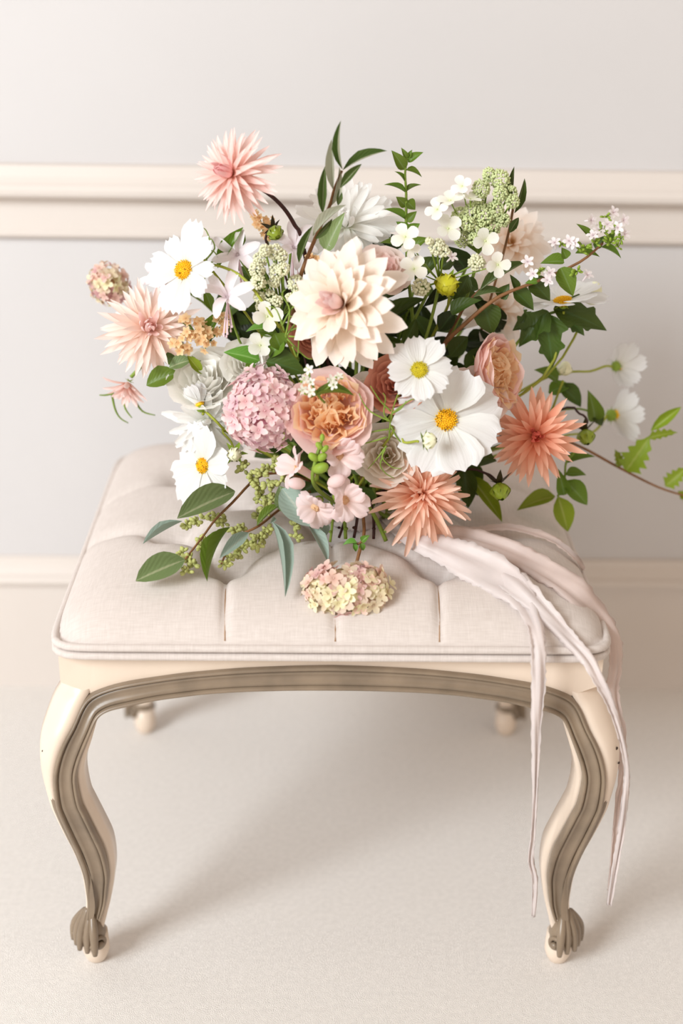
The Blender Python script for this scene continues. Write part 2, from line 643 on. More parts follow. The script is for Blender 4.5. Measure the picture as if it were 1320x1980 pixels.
for z in (ZW - 0.001, ZW - 0.0105):
    part('piping', MB().tube(loop_pts(1.004, z), 0.0042, 8, closed=True).mesh('piping', M_LINEN), cushion)
for bx, by in BUTTONS:
    me = MB().ball(Vector((bx, by, seat_h(bx, by) + 0.001)), 0.008, (0, 0, 1), 0.45, 12, 6).mesh('button', M_LINEN)
    part('button', me, cushion)

for (ax_, ay_), (bx_, by_) in [((-0.112, 1.372), (-0.1075, 1.268)), ((0.112, 1.372), (0.1075, 1.268)), ((0.0, 1.44), (0.003, 1.268))]:  # thin brown tubes laid along the front pleat grooves to draw their dark lines
    sp_ = []
    for k in range(19):
        t = 0.06 + 0.94 * k / 18
        x, y = lerp(ax_, bx_, t), lerp(ay_, by_, t)
        sp_.append((x, y, seat_h(x, y) + 0.0004))
    part('pleat_line', MB().tube(sp_, lambda t: 0.0007 + 0.0003 * t, 5, 1).mesh('pleat_line', M_PLEAT), cushion)

# leg levels: photo row, outer silhouette, moulding outer edge, moulding inner edge (left front leg)
LV = [(1306, 122, 172, 222), (1335, 112, 172, 205), (1362, 96, 158, 190), (1400, 81, 141, 177), (1435, 71, 122, 168), (1471, 71, 109, 156), (1507, 78, 104, 150),
      (1551, 92, 108, 158), (1573, 100, 115, 167), (1613, 120, 133, 187), (1649, 140, 150, 204), (1689, 156, 165, 211), (1720, 163, 168, 209),
      (1747, 166, 170, 205), (1775, 162, 168, 198), (1800, 154, 162, 192)]
YF0 = 1.287


def lv_build():
    out = []
    gf = None
    for it in range(3):
        res = []
        for k, (py, so, ob, ib) in enumerate(LV):
            Y = YF0 if it == 0 else YF0 - (out[k][1] - gf)
            p = P(so, py, Y)
            res.append((p.z, -p.x, -P(ob, py, Y).x, -P(ib, py, Y).x, Y, py))
        out = res
        gf = out[12][1]
    return out


LEV = lv_build()
GF = LEV[12][1]
YF = [(r[5], r[4]) for r in LEV]


def leg_front(py):
    return interp(YF, max(py, 1335))


def sm(tab, n=4):
    """Catmull smoothing of level tuples."""
    vs_ = [Vector(r[:4]) for r in tab]
    res = []
    for i in range(len(vs_) - 1):
        p0, p1, p2, p3 = vs_[max(i - 1, 0)], vs_[i], vs_[i + 1], vs_[min(i + 2, len(vs_) - 1)]
        for j in range(n):
            t = j / n
            res.append(0.5 * ((2 * p1) + (p2 - p0) * t + (2 * p0 - 5 * p1 + 4 * p2 - p3) * t * t + (3 * p1 - p0 - 3 * p2 + p3) * t ** 3))
    res.append(vs_[-1])
    return res


def leg_point(a, b, z, sx, sy):
    """a, b: outward distances along x and along the front axis (both in the x scale of the leg)."""
    y = YF0 - (b - GF)
    if sy > 0:
        y = 2 * YC - y
    return Vector((sx * a, y, z))


def make_leg(sx, sy):
    rows = sm([(r[0], r[1], r[2], r[3]) for r in LEV])
    v, f = [], []
    n = None
    for r in rows:
        z, g, ob, ib = r
        g = max(g, ob + 0.0015)
        d = max(g - ob, 0.0015)
        inn = ib - 0.004
        rc = 0.007
        pts = [(inn, inn), (inn, g - rc), (ib, g - rc), (ob - 0.002, g - rc), (ob, g)]
        for q in (22, 45, 68):
            w = math.radians(q)
            pts.append((ob + d * math.sin(w), ob + d * math.cos(w)))
        pts += [(g, ob), (g - rc, ob - 0.002), (g - rc, ib), (g - rc, inn)]
        n = len(pts)
        for a, b in pts:
            v.append(leg_point(a, b, z, sx, sy))
    N = len(rows)
    for i in range(N - 1):
        for j in range(n):
            f.append((i * n + j, i * n + (j + 1) % n, (i + 1) * n + (j + 1) % n, (i + 1) * n + j))
    f.append(tuple(range(n)))
    f.append(tuple((N - 1) * n + j for j in range(n)))
    leg = part('leg', mesh('leg', v, f, M_CREAM), stool)
    # carved foot: a scroll with three leaf ridges over a round toe
    zt = LEV[-2][0]
    ac = (LEV[-2][1] + LEV[-2][3]) / 2
    b = MB()
    c = leg_point(ac + 0.004, ac + 0.004, zt * 0.56 + 0.004, sx, sy)
    out = Vector((sx, sy if sy > 0 else -1, 0)).normalized()
    if sy > 0:
        out = Vector((sx, 1, 0)).normalized()
    side = Vector((-out.y, out.x, 0))
    b.ball(c, 0.0165, (0, 0, 1), 1.25, 14, 9)
    for k in range(-2, 3):
        o1 = side * (0.0075 * k)
        top = c + o1 * 0.45 + out * 0.002 + Vector((0, 0, 0.034 - 0.003 * abs(k)))
        mid = c + o1 * 1.15 + out * (0.013 - 0.002 * abs(k)) + Vector((0, 0, 0.008))
        low = c + o1 * 1.35 + out * (0.017 - 0.003 * abs(k)) + Vector((0, 0, -0.015))
        b.tube([top, mid, low], lambda t: 0.0022 + 0.0028 * math.sin(PI * min(1, t * 0.8 + 0.15)), 8, 5)
    part('carved_foot', b.mesh('carved_foot', M_GREYWOOD), leg)
    sc = MB()
    for s_ in (-1, 1):
        cc = c + side * (0.017 * s_) + Vector((0, 0, -0.006)) + out * 0.002
        sp = [cc + (out * math.cos(w) + Vector((0, 0, 1)) * math.sin(w)) * (0.0105 - 0.0013 * w) for w in [i * 0.55 for i in range(13)]]
        sc.tube(sp, 0.0028, 7, 3)
        sc.ball(cc + side * (0.002 * s_), 0.0045, side, 0.8, 10, 6)
    part('scroll', sc.mesh('scroll', M_GREYWOOD), leg)
    t = MB()
    prof = [(0.0, 0.0085), (0.0015, 0.0105), (0.008, 0.0135), (0.016, 0.0155), (zt * 0.62, 0.014)]
    nn = 16
    vv, ff = [], []
    for (z, rr) in prof:
        for j in range(nn):
            w = 2 * PI * j / nn
            vv.append(Vector((c.x + rr * math.cos(w), c.y + rr * math.sin(w), z)) - out * 0.005)
    for i in range(len(prof) - 1):
        for j in range(nn):
            ff.append((i * nn + j, i * nn + (j + 1) % nn, (i + 1) * nn + (j + 1) % nn, (i + 1) * nn + j))
    ff += [tuple(range(nn - 1, -1, -1)), tuple((len(prof) - 1) * nn + j for j in range(nn))]
    t.add(vv, ff)
    part('toe', t.mesh('toe', M_CREAM), leg)
    return leg


legs = {}
for sx in (-1, 1):
    for sy in (-1, 1):
        legs[(sx, sy)] = make_leg(sx, sy)
# worn chips on the front knees
for sx, spots in ((-1, [(78, 1478, 2.5), (81, 1487, 2), (92, 1492, 1.6), (73, 1452, 1.5)]), (1, [(1180, 1483, 3), (1201, 1447, 2.5), (1168, 1537, 1.8), (1205, 1475, 2)])):
    for (px, py, r) in spots:
        p = P(px + (9 if sx < 0 else -9), py, leg_front(py) + 0.006)
        part('chip', MB().ball(p, r * 0.00052, (0.3, 0, 1), 1.6, 6, 4).mesh('chip', M_CHIP), legs[(sx, -1)])

ARCH_O = [(640, 1285), (580, 1286), (520, 1288), (460, 1291), (400, 1296), (350, 1301), (300, 1308), (250, 1316), (210, 1326), (176, 1341), (158, 1362), (141, 1400), (122, 1435), (109, 1471), (104, 1507),
          (108, 1551), (115, 1573), (133, 1613), (150, 1649), (165, 1689), (168, 1720), (170, 1747), (168, 1772)]
ARCH_I = [(640, 1332), (580, 1332), (520, 1333), (460, 1335), (400, 1339), (350, 1345), (300, 1352), (250, 1363), (215, 1371), (196, 1381), (186, 1394), (175, 1420), (165, 1445), (154, 1475), (149, 1505),
          (157, 1550), (167, 1572), (187, 1613), (203, 1649), (211, 1689), (209, 1720), (205, 1747), (196, 1775)]
XC = P(640, 1300, leg_front(1335)).x


def arch_world(pts):
    out = []
    for px, py in pts:
        Y = leg_front(py)
        p = P(px, py, Y)
        out.append(Vector((-p.x, Y, p.z)))
    out[0].x = 0.0
    return out


AO, AI = catmull(arch_world(ARCH_O), 3), catmull(arch_world(ARCH_I), 3)
RELIEF = [(0, -0.002), (0.0, 0.004), (0.05, 0.0062), (0.12, 0.0066), (0.17, 0.005), (0.19, 0.0018), (0.22, 0.0018), (0.25, 0.0042), (0.36, 0.0022), (0.5, 0.0012),
          (0.64, 0.002), (0.76, 0.0042), (0.79, 0.0018), (0.815, 0.0018), (0.83, 0.005), (0.9, 0.0064), (0.96, 0.0058), (1.0, 0.003), (1.0, -0.004)]


def moulding(kind):
    """One moulding running up one leg, along the rail and down the other leg."""
    left = [(o, i) for o, i in zip(AO, AI)]
    seq = [(Vector((-o.x, o.y, o.z)), Vector((-i.x, i.y, i.z))) for o, i in reversed(left)] + left[1:]
    v, f, uv = [], [], []
    n = len(RELIEF)
    for k, (o, i) in enumerate(seq):
        for s, h in RELIEF:
            p = o.lerp(i, s)
            p.y -= h
            v.append(p)
            uv.append((s, k / len(seq)))
    for k in range(len(seq) - 1):
        for j in range(n - 1):
            f.append((k * n + j, k * n + j + 1, (k + 1) * n + j + 1, (k + 1) * n + j))
    if kind in ('side_l', 'side_r'):
        sx = -1 if kind == 'side_l' else 1
        kx = (SB + 0.0) / SA
        w = []
        for p in v:
            g = (YC - p.y)                      # distance of the front plane from the middle
            a = p.x
            corner = SA - SB
            yy = YC + math.copysign(max(0, abs(a) - corner * min(1, abs(a) / 0.2)), a)
            w.append(Vector((sx * (g + corner), yy, p.z)))
        v = w
    elif kind == 'back':
        v = [Vector((p.x, 2 * YC - p.y, p.z)) for p in v]
    return part('carved_moulding', mesh('carved_moulding', v, f, M_GREYWOOD, uv), stool)


for kd in ('front', 'side_l', 'side_r', 'back'):
    moulding(kd)


def apron(axis, sgn):
    """Cream board between the cushion and the moulding, its lower edge following the arch."""
    cut = P(176, 1341, leg_front(1341)).z
    half = [(o.x, lerp(o.z, i.z, 0.45)) for o, i in zip(AO, AI) if o.z > cut + 0.001 and o.x < -P(176, 1341, leg_front(1341)).x]
    xe = 0.2762 if axis == 'y' else 0.2665 - (SA - SB)
    k_ = -P(176, 1341, leg_front(1341)).x
    half = half + [(k_ + 0.003, cut)]
    low = [(-x, z) for x, z in reversed(half)] + half[1:]
    zc = P(124, 1320, leg_front(1335)).z
    low = [(-xe, zc)] + low + [(xe, zc)]
    v, f = [], []
    n = len(low)
    Y = leg_front(1335) + 0.0005
    for dy in (0.0, 0.016):
        for x, z in low:
            v.append((x, Y + dy, z))
        for x, z in low:
            v.append((x, Y + dy - (0.002 if dy == 0 else 0), ZW - 0.0145))
    for i in range(n - 1):
        f.append((i, i + 1, n + i + 1, n + i))
        f.append((2 * n + i + 1, 2 * n + i, 3 * n + i, 3 * n + i + 1))
        f.append((i + 1, i, 2 * n + i, 2 * n + i + 1))
        f.append((n + i, n + i + 1, 3 * n + i + 1, 3 * n + i))
    f += [(0, n, 3 * n, 2 * n), (n - 1, 3 * n - 1, 4 * n - 1, 2 * n - 1)]
    out = []
    for x, y, z in v:
        if axis == 'y':
            out.append((x, y if sgn < 0 else 2 * YC - y, z))
        else:
            g = (YC - y) + (SA - SB)
            out.append((sgn * g, YC + x, z))
    part('apron', mesh('apron', out, f, M_CREAM, None, False), stool)


for ax in ('y', 'x'):
    for sg in (-1, 1):
        apron(ax, sg)

# ------------------------------------------------------------------ plant shapes
def petal(L, prof, bend, cup, mat, nu=4, nv=7, teeth=0.0, ripple=0.0, nrip=3, wave=0.0, name='petal', raw=False):
    """Blade from the origin along +x, its face up (+z); UV v runs base to tip."""
    v, f, uv = [], [], []
    x = z = 0.0
    pa = bend(0)
    for j in range(nv + 1):
        t = j / nv
        a = bend(t)
        if j:
            am = (a + pa) / 2
            x += math.cos(am) * L / nv
            z += math.sin(am) * L / nv
        pa = a
        w = interp(prof, t) * L
        c = cup(t)
        for i in range(nu + 1):
            s = -1 + 2 * i / nu
            if abs(c) > 0.02:
                R_ = w / (c / 2)
                y, dz = R_ * math.sin(s * c / 2), R_ * (1 - math.cos(s * c / 2))
            else:
                y, dz = s * w, 0
            dz += ripple * w * math.cos(s * PI * nrip) * min(1, t * 1.6)
            dz += wave * L * math.sin(t * 9 + s * 3) * abs(s) * t
            ex = teeth * L * (math.cos(s * PI * 2.5) - 0.6 * s * s) * max(0, t - 0.75) * 4 if teeth else 0
            v.append(Vector((x + ex * math.cos(a) - dz * math.sin(a), y, z + ex * math.sin(a) + dz * math.cos(a))))
            uv.append((i / nu, t))
    for j in range(nv):
        for i in range(nu):
            q = j * (nu + 1) + i
            f.append((q, q + 1, q + nu + 2, q + nu + 1))
    if raw:
        return v, f, uv
    return mesh(name, v, f, mat, uv)


def basis(ax):
    ax = ax.normalized()
    e1 = ax.cross(UP)
    if e1.length < 0.05:
        e1 = ax.cross(RIGHT)
    e1.normalize()
    return e1, ax.cross(e1), ax


def pet_matrix(pos, B, phi, th, r0, h, sc, roll=0.0, sw=1.0):
    e1, e2, a = B
    rad = e1 * math.cos(phi) + e2 * math.sin(phi)
    d = rad * math.sin(th) + a * math.cos(th)
    z = a * math.sin(th) - rad * math.cos(th)
    if roll:
        y = z.cross(d)
        z = z * math.cos(roll) + y * math.sin(roll)
    return frame(d, z, pos + rad * r0 + a * h, (sc, sc * sw, sc))


def dome_y(px, py):
    u, v = (px - 690) / 440, (py - 690) / 420
    return 1.56 - 0.165 * math.sqrt(max(0.0, 1 - u * u - v * v))


BIND = P(690, 965, 1.475)
GOLD = PI * (3 - math.sqrt(5))
SG = 'stems of the bouquet'


def stem_pts(pos, ax, extra=None):
    """From behind a flower head through the tied waist down to the seat."""
    j = Vector((RN.uniform(-1, 1) * 0.022, RN.uniform(-1, 1) * 0.018, 0))
    k = Vector((RN.uniform(-1, 1) * 0.045, RN.uniform(-0.6, 1.0) * 0.035, 0))
    b = BIND + j
    foot = Vector((BIND.x, BIND.y, 0)) + k + j * 0.5
    foot.z = seat_h(foot.x, foot.y, False) + 0.004
    p0 = pos - ax * 0.006
    d = b - p0
    p1 = p0 - ax * min(0.05, d.length * 0.3) + d * 0.12
    pts = [p0] + ([Vector(e) for e in extra] if extra else [p1, p0.lerp(b, 0.6) - ax * 0.02])
    return pts + [b, foot]


def add_stem(root, pos, ax, mat=M_STEM, r=0.0016, extra=None, tail=True):
    pts = stem_pts(pos, ax, extra)
    if not tail:
        pts = pts[:-2]
    return part('stem', MB().tube(pts, r, 6, 4).mesh('stem', mat), root)


def sepals(root, pos, B, n, L, mat, th=2.2, w=0.16):
    me = petal(1, [(0, w * 0.6), (0.4, w), (1, 0.01)], lambda t: 0.3 * t, lambda t: 0.8, mat, 2, 4, name='sepal')
    for i in range(n):
        part('sepal', me, root, pet_matrix(pos, B, i * 2 * PI / n + RN.uniform(-.15, .15), th + RN.uniform(-.15, .15), 0, 0, L))


# ---------------- dahlias
QUILL = lambda m, k: petal(1, [(0, 0.07), (0.3, 0.105), (0.7, 0.088), (0.9, 0.05), (1, 0.01)], lambda t: k * t * t, lambda t: lerp(1.2, 2.9, t), m, 4, 7)
QUILLB = lambda m, k: petal(1, [(0, 0.07), (0.3, 0.10), (0.7, 0.085), (0.92, 0.055), (1, 0.03)], lambda t: k * t * t + 0.3 * math.sin(t * PI), lambda t: -lerp(0.8, 3.4, t), m, 4, 8)
QUILLC = lambda m, k: petal(1, [(0, 0.06), (0.3, 0.085), (0.7, 0.07), (0.92, 0.045), (1, 0.02)], lambda t: 0.5 + k * t * t, lambda t: lerp(1.2, 2.8, t), m, 4, 9)
WIDE = lambda m, k: petal(1, [(0, 0.09), (0.3, 0.17), (0.6, 0.205), (0.85, 0.14), (0.95, 0.06), (1, 0.006)], lambda t: 0.25 - k * t, lambda t: lerp(1.9, 0.9, t), m, 6, 8)
WIDEIN = lambda m, k: petal(1, [(0, 0.10), (0.3, 0.2), (0.6, 0.23), (0.85, 0.15), (1, 0.03)], lambda t: 0.2 + k * t, lambda t: lerp(2.2, 1.9, t), m, 6, 7)
SPEAR = lambda m, k: petal(1, [(0, 0.06), (0.35, 0.102), (0.7, 0.084), (0.9, 0.045), (1, 0.004)], lambda t: k * t, lambda t: lerp(1.2, 1.9, t), m, 4, 6)
STRAP = lambda m, k: petal(1, [(0, 0.07), (0.3, 0.11), (0.8, 0.11), (0.95, 0.075), (1, 0.04)], lambda t: k * t, lambda t: 1.4, m, 4, 6)


def dahlia(label, px, py, r, face, outer, inner, Y=None, n=84, th0=8, th1=102, shapes=(QUILL,), inshape=None, curls=(-0.5, -0.2, 0.15),
           smin=0.32, group=None, core=0.22, stem=M_STEM, stempts=None, jit=0.13, droop=0.0, name='dahlia', pw=0.62, sag=None, inc=1.1):
    pos = P(px, py, Y or dome_y(px, py))
    R_ = r * MPP(pos)
    ax = D(*face)
    root = thing(name, label, 'flower', pos, group)
    B = basis(ax)
    mo = [sh(outer, c) for sh in shapes for c in curls]
    mi = [(inshape or shapes[0])(inner, c) for c in (inc, inc * 1.3)]
    for i in range(n):
        k = (i + 0.5) / n
        th = math.radians(lerp(th0, th1, k ** pw)) + RN.uniform(-jit, jit)
        sc = R_ * lerp(smin, 1.0, min(1, k * 1.25) ** 0.55) * RN.uniform(0.9, 1.07)
        if droop:
            w_ = i * GOLD
            sc *= 1 + droop * max(0, -(B[0] * math.cos(w_) + B[1] * math.sin(w_)).dot(UP)) * k
        me = mi[i % len(mi)] if k < core else mo[RN.randrange(len(mo))]
        M = pet_matrix(pos, B, i * GOLD + RN.uniform(-.1, .1), th, 0.05 * R_, R_ * (0.16 - 0.22 * k), sc, RN.uniform(-.25, .25))
        part('petal', me, root, M)
    sepals(root, pos - ax * R_ * 0.12, B, 6, R_ * 0.22, M_SEPAL, 1.9)
    add_stem(root, pos - ax * R_ * 0.1, ax, stem, 0.0023, stempts)
    return root


# ---------------- cosmos
COS_W = {}


def cosmos_petal(w, k, teeth=0.05, mat=None):
    return petal(1, [(0, 0.07), (0.15, 0.11), (0.45, w * 0.8), (0.75, w), (0.92, w * 0.9), (1, w * 0.66)], lambda t: 0.18 - k * t,
                 lambda t: lerp(0.9, 0.35, t), mat or WHITEP, 8, 8, teeth, 0.05, 3)


def disc(root, pos, ax, r, mat, dark=0):
    e1, e2, a = basis(ax)
    b = MB()
    b.ball(pos, r * 0.95, a, 0.45, 14, 8)
    n = 90
    for i in range(n):
        q = math.sqrt((i + 0.5) / n)
        w = i * GOLD
        rad = (e1 * math.cos(w) + e2 * math.sin(w))
        c = pos + rad * r * q + a * r * (0.42 * math.sqrt(max(0, 1 - q * q * 0.8)) + 0.03)
        b.ball(c, r * 0.085, a + rad * q * 0.6, 1.9, 5, 3)
    part('disc', b.mesh('disc', mat), root)
    if dark:
        b = MB()
        for i in range(dark):
            w = RN.uniform(0, 2 * PI)
            q = RN.uniform(0.35, 1.0)
            rad = (e1 * math.cos(w) + e2 * math.sin(w))
            b.ball(pos + rad * r * q + a * r * (0.42 * math.sqrt(max(0, 1 - q * q * .8)) + 0.16), r * 0.06, a, 1.5, 5, 3)
        part('anthers', b.mesh('anthers', M_ANTH), root, None, 'stuff')


def cosmos(label, px, py, r, face, Y=None, w=0.36, n=8, th=82, k=0.3, dmat=M_DISC, dr=0.2, dark=14, spin=0.0, stempts=None, lens=None, group='white cosmos in the bouquet', name='cosmos', smat=M_STEMY, ths=None):
    pos = P(px, py, Y or dome_y(px, py))
    R_ = r * MPP(pos)
    ax = D(*face)
    root = thing(name, label, 'flower', pos, group)
    B = basis(ax)
    ms = [cosmos_petal(w * q, k + d) for q, d in ((1, 0), (0.93, 0.25), (1.05, -0.2))]
    for i in range(n):
        s = R_ * (lens[i % len(lens)] if lens else RN.uniform(0.93, 1.05))
        a = math.radians(ths[i % len(ths)] if ths else th + RN.uniform(-7, 7))
        part('petal', ms[i % 3], root, pet_matrix(pos, B, spin + i * 2 * PI / n + RN.uniform(-.07, .07), a, 0.06 * R_, (i % 2) * 0.012 * R_, s, RN.uniform(-.12, .12)))
    disc(root, pos + ax * R_ * (0.03 + (0.10 if th < 70 else 0)), ax, R_ * dr, dmat, dark)
    sepals(root, pos - ax * R_ * 0.03, B, 8, R_ * 0.3, M_SEPAL, 1.75, 0.12)
    part('calyx', MB().ball(pos - ax * R_ * 0.05, R_ * (0.2 if th < 70 else 0.12), ax, 0.8, 10, 6).mesh('calyx', M_SEPAL), root)
    add_stem(root, pos - ax * R_ * 0.08, ax, smat, 0.0015, stempts)
    return root


def flower_bud(label, px, py, r, face, mat, Y=None, nsep=6, smat=M_SEPAL, stempts=None, stretch=1.0, sl=1.2, sth=1.5, stm=M_STEMY, name='flower_bud', tail=True, ridges=8):
    pos = P(px, py, Y or dome_y(px, py))
    R_ = r * MPP(pos)
    ax = D(*face)
    root = thing(name, label, 'flower bud', pos)
    B = basis(ax)
    # overlapping bud scales wrapped round a ball
    part('bud', MB().ball(pos, R_ * 0.9, ax, stretch, 14, 9).mesh('bud', mat), root)
    sc = petal(1, [(0, 0.3), (0.5, 0.5), (0.85, 0.3), (1, 0.04)], lambda t: 0.1 + 2.4 * t, lambda t: 1.5, mat, 4, 7, name='bud_scale')
    for i in range(ridges):
        part('bud_scale', sc, root, pet_matrix(pos - ax * R_ * 0.96 * stretch, B, i * 2 * PI / ridges, 1.45, 0.02 * R_, 0, R_ * 2.45 * (1 + 0.04 * (i % 2))))
    sepals(root, pos - ax * R_ * 0.85 * stretch, B, nsep, R_ * sl, smat, sth, 0.2)
    add_stem(root, pos - ax * R_ * 0.9 * stretch, ax, stm, 0.0014, stempts, tail)
    return root


# ---------------- roses
def rose_petal(rho, h, span, flare, mat, ruf, sd, nu=9, nv=8):
    """A curved sheet of a bowl: rim radius rho, height h, angular span; the axis is +z."""
    r = random.Random(sd)
    p1, p2, k1 = r.uniform(0, 6), r.uniform(0, 6), r.choice((2, 3))
    v, f, uv = [], [], []
    for j in range(nv + 1):
        t = j / nv
        for i in range(nu + 1):
            s = -1 + 2 * i / nu
            tt = t * (1 - 0.20 * abs(s) ** 3)
            a = tt * PI / 2
            ra = rho * math.sin(a) ** 0.85
            z = h * (1 - math.cos(a)) ** 0.9
            fl = max(0, tt - 0.68) / 0.32
            ra += flare * rho * fl * fl
            z -= flare * 0.35 * h * fl ** 3
            ra += ruf * tt ** 3 * math.sin(s * PI * k1 * 0.9 + p1)
            z += ruf * 0.6 * tt ** 3 * math.sin(s * PI * k1 + p2)
            ra *= 1 + 0.05 * s                      # spiral overlap
            w = s * span / 2 * (0.55 + 0.45 * min(1, tt * 2.2))
            v.append(Vector((ra * math.cos(w), ra * math.sin(w), z)))
            uv.append((i / nu, t))
    for j in range(nv):
        for i in range(nu):
            q = j * (nu + 1) + i
            f.append((q, q + 1, q + nu + 2, q + nu + 1))
    return mesh('petal', v, f, mat, uv)


def rose(label, px, py, r, face, outer, inner, Y=None, name='rose', quarter=False, flare=0.2, group='garden roses in the bouquet', close=1.0, depth=0.62):
    pos = P(px, py, Y or dome_y(px, py))
    R_ = r * MPP(pos)
    ax = D(*face)
    root = thing(name, label, 'flower', pos, group)
    B = basis(ax)
    base = pos - ax * R_ * depth
    x = B[0]

    def put(me, phi, off=Vector((0, 0, 0)), lift=0.0, tilt=0.0):
        d = (B[0] * math.cos(phi) + B[1] * math.sin(phi))
        M = frame(d, ax, base + off + ax * lift)
        if tilt:
            M = Matrix.Translation(base) @ Matrix.Rotation(tilt, 4, B[0] * -math.sin(phi) + B[1] * math.cos(phi)) @ Matrix.Translation(-base) @ M
        part('petal', me, root, M)
    k = 0
    sd = RN.randrange(10 ** 6)
    rings = [(1.0, 0.60, 5, 1.9, flare + 0.05), (0.93, 0.72, 5, 1.8, flare * 0.5), (0.86, 0.80, 4, 2.0, flare * 0.2)] if quarter else [(0.98, 0.62, 5, 1.9, flare + 0.05), (0.82, 0.76, 4, 2.0, flare * 0.6)]
    if not quarter:
        rings += [(0.64, 0.84, 4, 1.9, 0.12), (0.46, 0.86, 3, 2.2, 0.12), (0.30, 0.84, 3, 2.3, 0.1), (0.15, 0.8, 2, 3.2, 0.0)]
    for gi, (rho, h, n, span, fl) in enumerate(rings):
        off = RN.uniform(0, 6)
        for i in range(n):
            k += 1
            rr = rho * close ** gi * RN.uniform(0.95, 1.04)
            me = rose_petal(rr * R_, h * R_ * RN.uniform(0.94, 1.05), span * RN.uniform(.92, 1.08), fl, outer if gi < 3 else inner, (0.035 if gi < 2 else 0.06) * R_, sd + k)
            put(me, off + i * 2 * PI / n + RN.uniform(-.12, .12), RN.uniform(-.03, .03) * (B[0] if i % 2 else B[1]) * R_ * (gi > 0))
    if quarter:
        for q in range(5):
            pa = q * 2 * PI / 5 + 0.3
            ctr = (B[0] * math.cos(pa) + B[1] * math.sin(pa)) * R_ * 0.44
            for i, rho in enumerate((0.42, 0.33, 0.25, 0.17, 0.10, 0.05)):
                k += 1
                me = rose_petal(rho * R_, (0.86 - 0.02 * i) * R_ * RN.uniform(.9, 1.06), RN.uniform(2.2, 3.2), 0.38, inner, 0.07 * R_, sd + k)
                put(me, pa + PI * (i % 2) + RN.uniform(-.5, .5), ctr)
    sepals(root, base, B, 5, R_ * 0.6, M_SEPAL, 2.0, 0.14)
    part('hip', MB().ball(base - ax * R_ * 0.06, R_ * 0.16, ax, 1.2, 10, 6).mesh('hip', M_SEPAL), root)
    add_stem(root, base - ax * R_ * 0.2, ax, M_STEM, 0.0022)
    return root


# ---------------- hydrangea heads
def floret_data(n=4, w=0.42, cup=0.9, lift=0.25, tip=0.12):
    b = MB()
    for i in range(n):
        pv, pf, pu = petal(1, [(0, 0.06), (0.35, w * 0.85), (0.65, w), (0.9, w * 0.6), (1, tip)], lambda t: lift - 0.2 * t, lambda t: cup, None, 2, 3, raw=True)
        R3 = Matrix.Rotation(i * 2 * PI / n, 3, 'Z')
        b.add([R3 @ p for p in pv], pf, pu)
    b.ball(Vector((0, 0, 0.05)), 0.09, (0, 0, 1), 1, 5, 3)
    return b


def mophead(label, px, py, rx, ry, face, mats, Y=None, n=150, fr=13, core=M_CORE, bottom=-0.35, stempts=None, smat=M_STEM, rz=None, dent=0.0, name='hydrangea', pick=None, tail=True):
    pos = P(px, py, Y or dome_y(px, py))
    m = MPP(pos)
    ax = D(*face)
    root = thing(name, label, 'flower', pos)
    fl = [[floret_data(4, w, c, l).mesh('floret', mt) for w, c, l in ((0.4, 0.8, 0.3), (0.36, 1.2, 0.5), (0.44, 0.5, 0.1))] for mt in mats]
    A, B_, C_ = RIGHT * rx * m, UP * ry * m, -FWD * (rz or min(rx, ry)) * m
    core_b = MB()
    core_b.ball(Vector((0, 0, 0)), 1, (0, 0, 1), 1, 14, 9)
    core_b.v = [pos + A * (p.x * 0.8) + B_ * (p.y * 0.8) + C_ * (p.z * 0.8) for p in core_b.v]
    if dent:
        for q in core_b.v:
            u = (q - pos).dot(UP) / (ry * m)
            if u > 0:
                q -= UP * (u * dent * ry * m)
    part('core', core_b.mesh('core', core), root)
    i = k = 0
    while k < n and i < n * 4:
        z = 1 - 2 * (i + 0.5) / (n * 1.45)
        i += 1
        if z < -1:
            break
        w = i * GOLD
        q = math.sqrt(max(0, 1 - z * z))
        d = Vector((q * math.cos(w), q * math.sin(w), z)) + Vector((RN.uniform(-.1, .1), RN.uniform(-.1, .1), RN.uniform(-.1, .1)))
        d.normalize()
        if d.z < bottom:
            continue
        pp = A * d.x + B_ * d.y + C_ * d.z
        if dent:
            cx = abs(d.x + 0.1)
            if d.y > 0 and cx < 0.45:
                pp -= B_ * d.y * dent * (1 - cx / 0.45)
        nrm = (RIGHT * d.x / rx + UP * d.y / ry - FWD * d.z / (rz or min(rx, ry))).normalized()
        nrm = (nrm + Vector((RN.uniform(-.45, .45), RN.uniform(-.45, .45), RN.uniform(-.45, .45)))).normalized()
        sc = fr * m * RN.uniform(0.8, 1.15)
        lay = RN.uniform(0.84, 1.07)
        x = nrm.orthogonal().normalized()
        x = Matrix.Rotation(RN.uniform(0, 6.28), 3, nrm) @ x
        g = pick(d) if pick else RN.randrange(len(fl))
        part('floret', fl[g][RN.randrange(3)], root, frame(x, nrm, pos + pp * lay, (sc, sc, sc)))
        k += 1
    add_stem(root, pos - ax * ry * m * 0.6, ax, smat, 0.0018, stempts, tail)
    return root


LACE_ROUND = None


